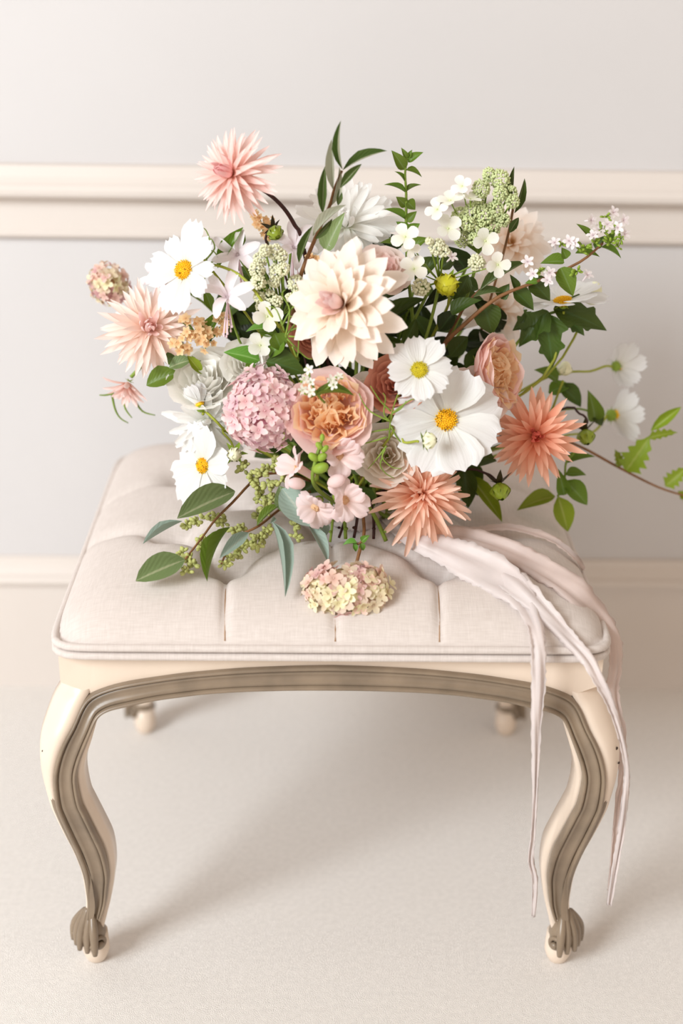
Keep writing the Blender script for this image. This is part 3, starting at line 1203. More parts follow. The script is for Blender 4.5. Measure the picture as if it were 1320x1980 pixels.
def lace_floret(root, px, py, r, face, Y, spin=0.0, mat=LACEP, npet=4, up=0.2, nm='floret'):
    """A four-petalled sterile floret: part floret (its eye) with petals as sub-parts."""
    pos = P(px, py, Y)
    R_ = r * MPP(pos)
    ax = D(*face)
    B = basis(ax)
    eye = part(nm, MB().ball(pos, R_ * 0.09, ax, 0.9, 6, 4).mesh(nm, M_LACE), root)
    me = petal(1, [(0, 0.08), (0.3, 0.34), (0.65, 0.46), (0.88, 0.36), (1, 0.14)], lambda t: up - 0.3 * t, lambda t: 0.5, mat, 4, 6)
    for i in range(npet):
        part('petal', me, eye, pet_matrix(pos, B, spin + i * 2 * PI / npet + RN.uniform(-.12, .12), math.radians(80) + RN.uniform(-.15, .15), 0.04 * R_, 0, R_ * RN.uniform(0.9, 1.05)))


def lace_panicle(label, lobes, florets, Y, stem_from, mat=M_LACE, br=2.6, stempts=None, name='panicle_hydrangea'):
    root_p = P(stem_from[0], stem_from[1], Y + 0.02)
    root = thing(name, label, 'flower', root_p)
    for (px, py, r) in lobes:
        y = Y + RN.uniform(-0.008, 0.008)
        c = P(px, py, y)
        m = MPP(c)
        b = MB()
        nb = max(20, int(3.0 * (r / br) ** 2))
        for i in range(nb):
            z = 1 - 2 * (i + 0.5) / nb
            if z < -0.35:
                continue
            q = math.sqrt(1 - z * z)
            d = RIGHT * q * math.cos(i * GOLD) + UP * q * math.sin(i * GOLD) - FWD * z
            d = (d + Vector((RN.uniform(-.2, .2), RN.uniform(-.2, .2), RN.uniform(-.2, .2)))).normalized()
            b.ball(c + d * (r - br) * m * RN.uniform(0.85, 1.05), br * m * RN.uniform(0.8, 1.15), d, 1.15, 6, 4)
        part('bud_cluster', b.mesh('bud_cluster', mat), root, None, 'stuff')
        part('stalk', MB().tube([c, c.lerp(root_p, 0.4) + FWD * 0.004, root_p], 0.0011, 5, 4).mesh('stalk', M_STEM), root)
    for (px, py, r, face, spin) in florets:
        y = Y - 0.012
        lace_floret(root, px, py, r, face, y, spin)
        c = P(px, py, y)
        part('stalk', MB().tube([c + FWD * 0.001, c.lerp(root_p, 0.5) + FWD * 0.006, root_p], 0.0007, 5, 4).mesh('stalk', M_STEM), root)
    add_stem(root, root_p, UP * 0.6 + RIGHT * 0.1, M_STEM, 0.0018, stempts)
    return root


# ---------------- leaves and sprays
def leaf_shape(prof, bend, fold, mat, nu=4, nv=8, name='leaf'):
    """Unit length, unit half width set by object scale (y)."""
    v, f, uv = [], [], []
    x = z = 0.0
    pa = bend(0)
    for j in range(nv + 1):
        t = j / nv
        a = bend(t)
        if j:
            am = (a + pa) / 2
            x += math.cos(am) / nv
            z += math.sin(am) / nv
        pa = a
        w = interp(prof, t)
        for i in range(nu + 1):
            s = -1 + 2 * i / nu
            v.append(Vector((x, s * w, z + abs(s) ** 1.3 * w * fold)))
            uv.append((i / nu, t))
    for j in range(nv):
        for i in range(nu):
            q = j * (nu + 1) + i
            f.append((q, q + nu + 1, q + nu + 2, q + 1))
    return mesh(name, v, f, mat, uv)


PROF = {
    'oval': [(0, 0.04), (0.12, 0.5), (0.3, 0.9), (0.5, 1.0), (0.7, 0.86), (0.88, 0.5), (0.97, 0.2), (1, 0.02)],
    'ovate': [(0, 0.06), (0.08, 0.6), (0.25, 1.0), (0.45, 0.92), (0.65, 0.66), (0.85, 0.3), (1, 0.01)],
    'lance': [(0, 0.05), (0.2, 0.65), (0.45, 1.0), (0.7, 0.8), (0.9, 0.35), (1, 0.01)],
    'heart': [(0, 0.35), (0.04, 0.8), (0.2, 1.0), (0.45, 0.9), (0.7, 0.55), (0.9, 0.18), (1, 0.0)],
    'lobed': [(0, 0.1), (0.08, 0.5), (0.2, 0.75), (0.3, 1.0), (0.36, 0.62), (0.5, 0.5), (0.62, 0.72), (0.67, 0.42), (0.85, 0.2), (1, 0.01)],
    'oak': [(0, 0.08), (0.1, 0.45), (0.18, 0.9), (0.26, 0.5), (0.36, 1.0), (0.45, 0.5), (0.56, 0.85), (0.64, 0.42), (0.76, 0.6), (0.84, 0.25), (1, 0.01)],
}
_LC = {}


def leaf_me(kind, mat, bend=-0.3):
    key = (kind, mat.name, round(bend, 2))
    if key not in _LC:
        nv = 22 if kind in ('lobed', 'oak') else 9
        bd = bend
        _LC[key] = leaf_shape(PROF[kind], lambda t: bd * (t - 0.5) * 2, 0.22, mat, 4, nv)
    return _LC[key]


def leaf(root, b, t, wpx, mat, kind='oval', face=(0, 0, 1), bend=-0.3, name='leaf'):
    """b, t: world points of the base and the tip; wpx: full width in photo pixels."""
    d = t - b
    m = MPP((b + t) / 2)
    L = d.length
    return part(name, leaf_me(kind, mat, bend), root, frame(d, D(*face), b, (L, wpx * 0.5 * m * 1.05, L * 0.9)))


def lf(root, bx, by, tx, ty, w, mat, Y, kind='oval', face=(0, 0.25, 1), bend=-0.3, dY=0.0):
    return leaf(root, P(bx, by, Y), P(tx, ty, Y + dY), w, mat, kind, face, bend)


def twig(root, pts, r, mat, name='stem', n=6):
    return part(name, MB().tube(pts, r, n, 4).mesh(name, mat), root)


def pix(pts, Y):
    return [P(p[0], p[1], p[2] if len(p) > 2 else Y) for p in pts]


def seeds(root, spots, mat, r=4.2, n=15, spread=16):
    for s in spots:
        c = s
        m = MPP(c)
        b = MB()
        for i in range(n):
            d = Vector((RN.gauss(0, 1), RN.gauss(0, 1), RN.gauss(0, 0.7)))
            d = d.normalized() * RN.uniform(0.45, 1.0) * spread * m
            d.y *= 0.6
            p = c + d
            p.z = max(p.z, seat_h(p.x, p.y, False) + 0.003)
            b.ball(p, r * m * RN.uniform(0.8, 1.15), d, 1.35, 6, 4)
            b.tube([c, p], 0.0005, 4, 1)
        part('seed_cluster', b.mesh('seed_cluster', mat), root, None, 'stuff')


def small_star(root, px, py, r, face, Y, mat=STARP, n=5, tube=True):
    pos = P(px, py, Y)
    R_ = r * MPP(pos)
    ax = D(*face)
    b = MB()
    e1, e2, a = basis(ax)
    for i in range(n):
        pv, pf, pu = petal(R_, [(0, 0.1), (0.4, 0.26), (0.75, 0.27), (1, 0.08)], lambda t: 0.25 - 0.7 * t, lambda t: 0.7, None, 2, 4, raw=True)
        M = pet_matrix(pos, (e1, e2, a), i * 2 * PI / n, 1.2, 0, 0, 1)
        b.add([M @ q for q in pv], pf, pu)
    if tube:
        b.tube([pos, pos - ax * R_ * 0.6, pos - ax * R_ * 1.3], lambda t: R_ * lerp(0.2, 0.09, t), 6, 3)
    for i in range(3):
        w = RN.uniform(0, 6.28)
        b.tube([pos, pos + ax * R_ * 0.7 + (e1 * math.cos(w) + e2 * math.sin(w)) * R_ * 0.3], R_ * 0.035, 4, 1)
    part('blossom', b.mesh('blossom', mat), root)


def bud_spray(root, px, py, r, Y, n=9, mat=M_SEPAL):
    c = P(px, py, Y)
    m = MPP(c)
    b = MB()
    for i in range(n):
        d = (RIGHT * RN.uniform(-1, 1) + UP * RN.uniform(-.7, 1) - FWD * RN.uniform(0, 1)).normalized()
        p = c + d * r * m * RN.uniform(.4, 1)
        b.tube([c, p], 0.0004, 4, 1)
        b.ball(p, r * m * 0.2, d, 2.0, 5, 4)
    part('bud_cluster', b.mesh('bud_cluster', mat), root, None, 'stuff')

# ------------------------------------------------------------------ the bouquet: dahlias
DG = 'spiky dahlias in the bouquet'
dahlia('pale pink spiky dahlia standing out at upper left on a dark curved stem', 452, 338, 92, (-.5, .04, .86), BABY, BABYC, 1.47, 104, group=DG,
       stem=M_STEMD, stempts=[P(515, 372, 1.475), P(548, 402, 1.48), P(570, 436, 1.49), P(584, 468, 1.50), P(620, 640, 1.53)], shapes=(QUILL,), th1=112, inshape=SPEAR)
dahlia('peach-cream shaggy dahlia at the left edge, beside the blurred dried hydrangea', 288, 636, 98, (.15, .05, .95), PEACHY, PINKH, 1.50, 96, group=DG,
       shapes=(SPEAR,), curls=(-0.7, -0.2, 0.3), jit=0.2, th1=106, inc=0.9)
dahlia('salmon dahlia with long curling petals, lowest over the seat', 812, 958, 104, (.1, .12, .95), SALMON, SALMON, 1.405, 84, group=DG, droop=0.22,
       shapes=(QUILLC,), curls=(-0.9, -1.4, -2.0, -0.3), jit=0.22, th1=108, inc=-1.6, smin=0.5, core=0.1)
dahlia('coral star-like dahlia with a red heart at right', 1033, 842, 96, (-.02, -.04, 1), CORAL, CORALC, 1.46, 72, group=DG,
       shapes=(SPEAR,), curls=(-0.5, 0, 0.3), th1=100, jit=0.2, core=0.16, smin=0.24, inc=1.0)
dahlia('white spiky dahlia at the back, behind the olive spray', 668, 440, 104, (.0, .3, .95), SNOW, SNOW, 1.54, 70, group=DG, shapes=(STRAP,), th1=100)
dahlia('white dahlia low at left, just above the leftmost lower cosmos', 402, 815, 84, (-.15, -.25, .95), SNOW, SNOW, 1.465, 60, group=DG, shapes=(STRAP,), th1=98)
dahlia('small drooping pink dahlia under the peach-cream one at far left', 248, 742, 48, (-.25, -.75, .3), BABY, BABY, 1.53, 36, group=DG, shapes=(STRAP,), th1=60, core=0.1)
dahlia('large blush cream dahlia with broad petals at the centre', 668, 590, 124, (-.5, .02, .85), CAFE, CAFEC, 1.395, 72, group='broad-petalled dahlias in the bouquet',
       shapes=(WIDE,), inshape=WIDEIN, curls=(0.2, 0.5, 0.75), th1=106, core=0.16, smin=0.3, jit=0.2, inc=0.5)
dahlia('blurred blush dahlia at upper right behind the green panicle', 985, 475, 86, (.05, .2, .95), BLUSHW, BLUSHW, 1.60, 40, group='broad-petalled dahlias in the bouquet',
       shapes=(WIDE,), curls=(0.2, 0.6), th1=95, inc=0.4)
dahlia('ivory dahlia at right, mostly behind dark heart-shaped leaves', 958, 600, 80, (.1, .15, .95), BLUSHW, BLUSHW, 1.57, 36, group='broad-petalled dahlias in the bouquet',
       shapes=(WIDE,), curls=(0.2, 0.6), th1=95, inc=0.4)

# ------------------------------------------------------------------ cosmos
cosmos('white cosmos at upper left with a stem arching to the right', 358, 523, 84, (-.45, .1, .86), 1.45, w=0.27, n=9, spin=0.3, dr=0.23, dark=4,
       stempts=[P(403, 512, 1.465), P(440, 520, 1.455), P(475, 542, 1.44), P(511, 589, 1.43), P(539, 632, 1.43), P(556, 660, 1.45)], lens=[0.85, 1.0, 1.05, .9, .8, .95, 1.1, 0.9, 0.85])
cosmos('white cosmos lowest at left, above the big eucalyptus leaf', 395, 900, 82, (-.62, -.08, .72), 1.44, w=0.40, spin=0.2, dr=0.19, lens=[0.9, 1.05, 1.0, .85, .9, 1.05, 1.0, 0.8],
       stempts=[P(425, 885, 1.46), P(470, 850, 1.47), P(540, 860, 1.50)])
cosmos('small white cosmos with a lemon centre, above the biggest cosmos', 810, 716, 62, (.0, .1, 1), 1.375, w=0.36, dmat=M_DISCY, dr=0.27, dark=4, spin=0.15,
       stempts=[P(790, 735, 1.40), P(768, 770, 1.40), P(757, 800, 1.40), P(750, 850, 1.42)])
cosmos('biggest white cosmos with a golden centre at right of centre', 862, 812, 100, (.0, .0, 1), 1.385, w=0.47, th=84, k=0.35, dr=0.215, dark=16, spin=0.35)
cosmos('white cosmos seen from the side at right, under the flowering sprig', 1088, 586, 80, (-.15, .82, .4), 1.52, w=0.42, dr=0.22, dark=0)
cosmos('blurred cosmos seen from behind, upper of two at far right', 1192, 708, 52, (.75, .15, -.6), 1.62, w=0.3, th=60, dark=0,
       stempts=[P(1170, 708, 1.61), P(1140, 718, 1.60), P(1090, 722, 1.58), P(1000, 760, 1.56)])
cosmos('blurred cosmos seen from behind, lower of two at far right', 1183, 803, 62, (.85, .05, -.5), 1.62, w=0.3, th=55, dark=0,
       stempts=[P(1165, 815, 1.61), P(1140, 838, 1.60), P(1060, 850, 1.57)])
cosmos('half-open white cosmos cup on a green stem, left of the pink hydrangea', 388, 788, 46, (-.3, .92, -.1), 1.45, w=0.36, n=8, th=38, k=-0.3, dark=0,
       stempts=[P(396, 795, 1.45), P(418, 815, 1.44), P(440, 835, 1.45), P(500, 870, 1.48)])

# ------------------------------------------------------------------ flower buds
flower_bud('round yellow dahlia bud on a green stem at upper right', 863, 551, 22, (-.2, -.5, .8), M_BUDY, 1.47, stempts=[P(866, 590, 1.50), P(848, 625, 1.51), P(825, 670, 1.52)], sl=1.25, sth=1.75, ridges=7)
flower_bud('white cosmos bud in front of the biggest cosmos', 830, 852, 15, (.85, .05, .5), M_BUDW, 1.345, 7, stempts=[P(805, 853, 1.36), P(780, 855, 1.37), P(760, 835, 1.39)], sl=1.6, sth=1.5)
flower_bud('pale cosmos bud under the pink hydrangea', 453, 879, 14, (.05, -.4, .9), M_BUDW, 1.42, 6, stempts=[P(447, 855, 1.44), P(446, 838, 1.45)], sl=1.9, sth=1.7)
flower_bud('white bud at right beside a green leaf', 1092, 712, 13, (.1, .9, .3), M_BUDW, 1.56, 6, sl=1.4, sth=1.2, stretch=1.2)
flower_bud('yellow-green flower bud beside the cosmos seen from the side', 1146, 566, 19, (.25, .9, .2), M_BUDW, 1.56, 7, sl=1.3, sth=0.9, stretch=1.3)
flower_bud('dark-sepalled dahlia bud hanging over the seat at right', 966, 946, 18, (.1, -.85, .3), M_BUDG, 1.44, 5, M_SEPALD, [P(958, 928, 1.45), P(938, 915, 1.46), P(880, 911, 1.47)], 0.75, 1.9, 2.3, M_STEMD)
flower_bud('dark-sepalled dahlia bud beside the coral dahlia', 1132, 842, 16, (.1, -.85, .3), M_BUDG, 1.52, 5, M_SEPALD, [P(1135, 815, 1.53), P(1120, 800, 1.54), P(1060, 800, 1.55)], 0.8, 1.9, 2.2, M_STEMD)
flower_bud('nodding green seed bud with a dark hooked stem at upper left', 532, 450, 15, (.3, -.6, .5), M_BUDG, 1.49, 5, M_SEPALD, [P(524, 440, 1.50), P(515, 455, 1.50), P(518, 476, 1.50), P(560, 560, 1.52)], 1.0, 1.8, 2.3, M_STEMD)
flower_bud('tiny green cosmos bud above the upper left cosmos', 381, 455, 10, (-.3, .8, .4), M_SEPAL, 1.47, 6, stempts=[P(388, 470, 1.47), P(394, 490, 1.47), P(400, 510, 1.48), P(500, 640, 1.52)], sl=1.3, sth=1.3)

# ------------------------------------------------------------------ roses
rose('apricot-hearted pink garden rose at the centre, right of the pink hydrangea', 637, 795, 72, (-.05, .12, 1), PINKR, APRI, 1.375, quarter=True)
rose('pink garden rose turned to the right above the coral dahlia', 970, 718, 70, (.78, .08, .58), PINKR, APRI, 1.45, quarter=True, flare=0.02)
rose('dusty terracotta rose behind the small cosmos', 764, 742, 52, (-.15, .2, 1), DUSTY, DUSTY, 1.40)
rose('cream rose between the apricot-hearted rose and the terracotta rose', 712, 768, 42, (.1, .1, 1), CREAMR, CREAMR, 1.415)
rose('cream rose just above the lowest salmon dahlia', 745, 880, 54, (-.1, .05, 1), CREAMR, CREAMR, 1.40)
rose('white rose at left, above the half-open cosmos', 392, 728, 64, (-.1, .45, .85), IVORYP, IVORYP, 1.47, flare=0.12)
rose('white rose mostly hidden above the pink hydrangea', 478, 700, 44, (.1, .3, .9), IVORYP, IVORYP, 1.47)
rose('blush rose behind the right edge of the central blush dahlia', 745, 520, 46, (.3, .3, .9), BLUSHR, PINKR, 1.47)
rose('brownish pink rose peeping out left of the central blush dahlia', 606, 640, 44, (-.1, -.1, 1), DUSTY, DUSTY, 1.475)
rose('blush rose behind the biggest cosmos', 918, 768, 52, (.2, .3, .9), BLUSHR, BLUSHR, 1.43, flare=0.35)

# ------------------------------------------------------------------ hydrangeas
mophead('pink hydrangea head left of the apricot-hearted rose', 510, 792, 72, 76, (0, .2, 1), [HYPINK], 1.40, 135, 19, rz=50)
mophead('dried cream and pink hydrangea lying on the front of the seat', 670, 1142, 80, 54, (0, .8, .3), [HYDRY, HYDRYP], 1.31, 145, 18, M_CORED, rz=44, dent=0.35,
        bottom=-0.5, smat=M_STEMB, stempts=[P(690, 1085, 1.345), P(703, 1035, 1.38), P(702, 1000, 1.41), P(698, 965, 1.45)],
        pick=lambda d: 1 if RN.random() < (0.25 + 0.5 * max(0, d.y) + 0.4 * max(0, -d.x - 0.3)) else 0)
mophead('blurred dried hydrangea at the far left edge', 210, 549, 37, 37, (-.3, .2, .8), [HYDRY, HYDRYP], 1.62, 70, 13, M_CORED, smat=M_STEMB)

r1 = lace_panicle('big green panicle hydrangea with white florets at upper right',
             [(966, 347, 21), (945, 338, 15), (930, 365, 19), (922, 385, 16), (985, 374, 17), (990, 390, 15), (966, 375, 16), (912, 412, 20), (936, 415, 22), (957, 405, 18), (890, 415, 17), (880, 425, 12),
              (948, 440, 20), (925, 440, 18), (972, 425, 15), (905, 432, 16), (895, 462, 18), (916, 462, 14)],
             [(893, 360, 22, (-.2, .3, .9), .4), (845, 405, 26, (-.4, .3, .8), .2), (866, 442, 28, (.1, .2, 1), .6), (938, 466, 28, (.1, -.2, 1), .3), (870, 388, 28, (-.2, .6, .6), .1), (908, 385, 24, (.2, .7, .5), .8)], 1.50, (925, 490))
r2 = lace_panicle('small cream lace panicle with white florets under the leafy green tip',
             [(845, 478, 18), (830, 466, 9), (858, 486, 14), (922, 508, 18), (813, 555, 19)],
             [(783, 458, 29, (-.2, .1, 1), .5), (792, 480, 20, (.3, -.4, .8), .1), (800, 520, 29, (-.2, .2, 1), .9), (962, 512, 26, (.2, -.3, .9), .2)], 1.465, (850, 545), M_LACEW, 3.4)
r3 = lace_panicle('green-cream panicle hydrangea with small florets at upper left',
             [(512, 484, 13), (532, 487, 17), (545, 495, 13), (503, 502, 16), (497, 522, 17), (500, 545, 16), (535, 525, 17), (548, 520, 14), (530, 545, 13), (572, 548, 18), (585, 560, 15), (575, 572, 13), (520, 575, 17), (535, 582, 13), (505, 592, 13), (560, 575, 10), (500, 575, 12)],
             [(602, 552, 22, (.2, .1, 1), .5), (588, 577, 18, (.2, -.4, .9), .1), (612, 540, 16, (.4, .4, .8), 0.9), (516, 612, 30, (.1, -.1, 1), .2), (503, 668, 27, (.1, .2, 1), .6)], 1.44, (545, 610), M_LACEW, 2.9)

# ------------------------------------------------------------------ nerines, snapdragon, apricot clusters
NPET = lambda k: petal(1, [(0, 0.06), (0.3, 0.12), (0.65, 0.165), (0.88, 0.12), (1, 0.03)], lambda t: 0.9 - k * t, lambda t: 0.9, NERINE, 4, 9, 0, 0.08, 2, 0.03)


def nerine(label, px, py, r, face, Y, spin=0.0, stam=(0, -1, .4)):
    pos = P(px, py, Y)
    R_ = r * MPP(pos)
    ax = D(*face)
    B = basis(ax)
    root = thing('nerine', label, 'flower', pos, 'lilac-white nerines in the bouquet')
    ms = [NPET(k) for k in (1.5, 2.1, 1.8)]
    for i in range(6):
        part('petal', ms[i % 3], root, pet_matrix(pos, B, spin + i * PI / 3 + RN.uniform(-.15, .15), math.radians(66), 0.02 * R_, 0, R_ * RN.uniform(.95, 1.12), RN.uniform(-.3, .3)))
    dd = D(*stam)
    b = MB()
    for i in range(6):
        q = Vector((RN.uniform(-1, 1), RN.uniform(-1, 1), RN.uniform(-1, 1))) * 0.12 * R_
        b.tube([pos, pos + dd * R_ * 0.6 + q, pos + dd * R_ * 1.05 + q * 1.6], R_ * 0.018, 4, 3)
        b.ball(pos + dd * R_ * 1.06 + q * 1.6, R_ * 0.035, dd, 1.6, 5, 3)
    part('stamens', b.mesh('stamens', M_STAM), root)
    part('throat', MB().tube([pos + ax * R_ * 0.1, pos - ax * R_ * 0.3], lambda t: R_ * lerp(0.10, 0.05, t), 8, 3).mesh('throat', NERINE), root)
    add_stem(root, pos - ax * R_ * 0.25, ax, M_STEM, 0.0014)


nerine('lilac-white nerine at upper left below the pale pink dahlia', 460, 494, 62, (-.1, .1, 1), 1.475, 0.35, (.25, -.9, .3))
nerine('lilac-white nerine with stamens hanging down, right of the peach-cream dahlia', 440, 578, 66, (.0, .35, .8), 1.44, 0.1, (.05, -.95, .35))
nerine('lilac-white nerine behind the dark curved stem', 566, 480, 60, (.2, .2, .9), 1.50, 0.7, (.1, -.9, .3))
nerine('lilac-white nerine half hidden behind the upper left cosmos', 318, 545, 52, (-.4, .0, .8), 1.53, 0.2, (-.2, -.9, .3))

sn = thing('snapdragon', 'blush snapdragon spike with green buds at the lower centre', 'flower', P(640, 960, 1.40))
twig(sn, pix([(623, 848, 1.355), (612, 885, 1.35), (604, 925, 1.355), (618, 950, 1.37), (655, 975, 1.41), (690, 985, 1.47)], 1.36), lambda t: 0.0022 if t > .15 else 0.0012 + t * .006, M_STEM)
SNP = [petal(1, [(0, 0.14), (0.3, 0.34), (0.65, 0.52), (0.88, 0.45), (1, 0.26)], lambda t: 0.7 - kk * t, lambda t: 0.5, SNAP, 10, 8, 0.05, 0.10, 3, 0.04) for kk in (0.7, 1.7, 1.2)]
for (px, py, r, face, Y, spin) in [(655, 882, 52, (.15, .1, 1), 1.365, .3), (578, 905, 50, (-.75, .45, .45), 1.365, .1), (610, 980, 50, (-.15, -.35, .95), 1.36, .6), (666, 966, 52, (.35, -.15, .9), 1.355, .2)]:
    pos = P(px, py, Y)
    R_ = r * MPP(pos)
    ax = D(*face)
    B = basis(ax)
    bl = part('blossom', MB().tube([pos + ax * R_ * 0.12, pos - ax * R_ * 0.3, pos - ax * R_ * 0.8], lambda t: R_ * lerp(0.18, 0.14, t), 10, 4).mesh('blossom', SNAP), sn)
    for i in range(5):
        part('petal', SNP[i % 3], bl, pet_matrix(pos, B, spin + i * 2 * PI / 5, math.radians((60, 82, 70)[i % 3]), 0.07 * R_, 0.0, R_ * RN.uniform(.78, .98), RN.uniform(-.4, .4)))
    b = MB()
    for i in range(3):
        q = (B[0] * RN.uniform(-1, 1) + B[1] * RN.uniform(-1, 1)) * R_ * 0.10
        b.ball(pos + q + ax * R_ * 0.12, R_ * 0.04, ax, 2.0, 6, 4)
    part('lip', b.mesh('lip', APFL), bl)
    part('calyx', MB().ball(pos - ax * R_ * 0.8, R_ * 0.2, ax, 0.7, 8, 5).mesh('calyx', M_SEPAL), bl)
for (px, py, r, fc, mt) in [(623, 846, 5, (0, 1, .2), M_SEPAL), (617, 862, 6, (-.6, .7, .3), M_SEPAL), (628, 868, 6, (.6, .6, .3), M_SEPAL), (606, 884, 8, (-.7, .5, .4), M_SEPAL), (622, 884, 8, (.7, .4, .5), M_SEPAL),
                            (620, 905, 11, (.8, .3, .4), M_SEPAL), (650, 930, 13, (.85, .35, .5), SNAP), (573, 935, 12, (-.9, .1, .5), SNAP)]:
    pos = P(px, py, 1.345)
    part('bud', MB().ball(pos, r * MPP(pos), D(*fc), 1.55, 10, 7).mesh('bud', mt), sn)


def apricot_cluster(label, spots, Y, fr=9):
    c = P(spots[0][0], spots[0][1], Y)
    root = thing('apricot_statice', label, 'flower', c, 'small apricot flower clusters')
    me = [floret_data(5, 0.36, 0.7, l).mesh('floret', APFL) for l in (0.25, 0.6)]
    for (px, py, r, n) in spots:
        cc = P(px, py, Y)
        m = MPP(cc)
        for i in range(n):
            d = (RIGHT * RN.uniform(-1, 1) + UP * RN.uniform(-1, 1) - FWD * RN.uniform(0, 1))
            d = d.normalized() * RN.uniform(.3, 1)
            nn = (d + -FWD * 0.6 + Vector((RN.uniform(-.4, .4), RN.uniform(-.4, .4), RN.uniform(-.4, .4)))).normalized()
            sc = fr * m * RN.uniform(.8, 1.2)
            x = Matrix.Rotation(RN.uniform(0, 6.28), 3, nn) @ nn.orthogonal().normalized()
            p = cc + d * r * m
            part('floret', me[i % 2], root, frame(x, nn, p, (sc, sc, sc)))
            part('stalk', MB().tube([p, cc.lerp(p, 0.4) + FWD * 0.006, cc + FWD * 0.014], 0.0006, 4, 3).mesh('stalk', M_STEM), root)
    add_stem(root, c + FWD * 0.014, -FWD)


apricot_cluster('apricot small-flowered cluster behind the pale pink dahlia', [(505, 432, 26, 22), (525, 445, 18, 10)], 1.53)
apricot_cluster('apricot small-flowered cluster between olive spray and blush dahlia', [(608, 508, 20, 14)], 1.48)
apricot_cluster('apricot small-flowered cluster right of the peach-cream dahlia', [(375, 640, 36, 24), (405, 655, 26, 16), (428, 625, 20, 8), (350, 665, 22, 10)], 1.475, 10)

# ------------------------------------------------------------------ olive spray
o = thing('olive_spray', 'slender olive spray with narrow leaves rising at the top centre', 'foliage', P(586, 518, 1.45))
YO = 1.45
twig(o, pix([(560, 640, 1.49), (575, 560, 1.46), (586, 518), (611, 457), (637, 398), (646, 366), (661, 330)], YO), lambda t: lerp(0.0026, 0.0012, t), M_STEMB)
for a in [(662, 327, 659, 231, 13, OLIVE, (-.6, 0, 1)), (663, 329, 750, 291, 18, OLIVE, (0, .4, 1)), (658, 363, 700, 316, 17, OLIVE, (.2, .3, 1)), (644, 366, 641, 267, 18, OLIVEB, (-.2, .1, 1)),
          (624, 412, 628, 320, 18, OLIVE, (-.1, 0, 1)), (639, 398, 656, 321, 13, OLIVEB, (.5, .1, 1)), (653, 397, 657, 362, 12, OLIVE, (.2, 0, 1)), (605, 457, 670, 395, 20, OLIVEB, (-.2, .4, 1)),
          (609, 462, 643, 422, 14, OLIVE, (.3, -.2, 1)), (578, 508, 605, 435, 16, OLIVE, (-.2, .1, 1))]:
    lf(o, *a[:6], YO + RN.uniform(-.006, .006), 'lance', a[6], -0.35)

g = thing('leafy_stem', 'upright bright green stem with paired pointed leaves at the top', 'foliage', P(785, 430, 1.50))
twig(g, pix([(800, 640, 1.52), (788, 520), (785, 440), (785, 375), (783, 335), (787, 306)], 1.50), lambda t: lerp(0.002, 0.001, t), M_STEM)
for a in [(782, 328, 756, 290, 24, (-.2, .3, 1)), (789, 314, 819, 294, 18, (.2, .5, 1)), (787, 307, 775, 285, 11, (0, 0, 1)), (789, 305, 797, 289, 9, (0, .3, 1)), (784, 329, 816, 343, 18, (.1, .7, .8)), (781, 350, 762, 331, 13, (-.1, .8, .6)),
          (784, 373, 741, 357, 15, (0, .85, .5)), (784, 372, 815, 357, 16, (0, .8, .6)), (785, 399, 765, 380, 20, (-.3, .3, 1)), (785, 390, 803, 406, 24, (.2, .2, 1)), (784, 425, 741, 404, 18, (0, .5, .8)),
          (785, 428, 806, 408, 18, (.3, .2, 1)), (788, 447, 765, 428, 20, (-.2, .2, 1)), (790, 448, 812, 432, 20, (.2, .2, 1)), (788, 480, 732, 470, 24, (-.1, .6, .8)), (790, 482, 830, 460, 26, (.2, .4, .9))]:
    lf(g, *a[:5], GREEN, 1.50, 'ovate', a[5], -0.35)

# ------------------------------------------------------------------ flowering sprig at right
s = thing('flowering_sprig', 'brown twig with heart-shaped leaves and tiny white star blossoms at right', 'foliage', P(850, 675, 1.49))
YS = 1.47
twig(s, pix([(780, 800, 1.50), (848, 680, 1.48), (900, 625), (950, 583), (985, 564), (1040, 543), (1120, 507), (1165, 470)], YS), lambda t: lerp(0.0026, 0.0012, t), M_STEMB)
for a in [(1090, 506, 1043, 510, 28, GREEN, (0, .5, .9)), (1083, 518, 1108, 574, 38, GREEN, (-.1, .1, 1)), (1025, 540, 1064, 583, 38, DARKG, (-.1, .1, 1)), (993, 562, 1032, 601, 34, DARKG, (.1, .2, 1)),
          (1141, 458, 1113, 432, 14, GREEN, (0, .2, 1)), (1162, 478, 1201, 500, 18, GREEN, (0, .7, .8)), (1112, 490, 1160, 497, 20, GREEN, (0, .6, .8)), (1095, 500, 1085, 478, 20, GREEN, (0, .2, 1)),
          (935, 590, 952, 648, 52, DARKG, (-.1, .2, 1)), (873, 608, 932, 580, 36, DARKG, (-.1, .6, .8)), (965, 575, 985, 548, 26, DARKG, (.2, .2, 1)), (1040, 545, 1014, 548, 14, GREEN, (0, .3, 1)),
          (1000, 560, 985, 530, 16, DARKG, (0, .2, 1)), (1170, 470, 1190, 445, 16, GREEN, (.2, .2, 1)), (1150, 480, 1170, 455, 18, DARKG, (0, .2, 1))]:
    lf(s, *a[:6], YS + RN.uniform(-.004, .01), 'heart' if a[4] > 24 else 'ovate', a[6], -0.3)
for (px, py) in [(1142, 426), (1185, 411), (1174, 434), (1205, 426), (1207, 453), (1100, 466), (1146, 456), (1072, 470), (1030, 530), (1058, 542), (1135, 532), (1020, 506), (1157, 445), (1195, 440), (1110, 470), (1062, 528), (873, 497)]:
    small_star(s, px, py, 14, (RN.uniform(-.5, .6), RN.uniform(-.2, .6), .8), YS - 0.012)
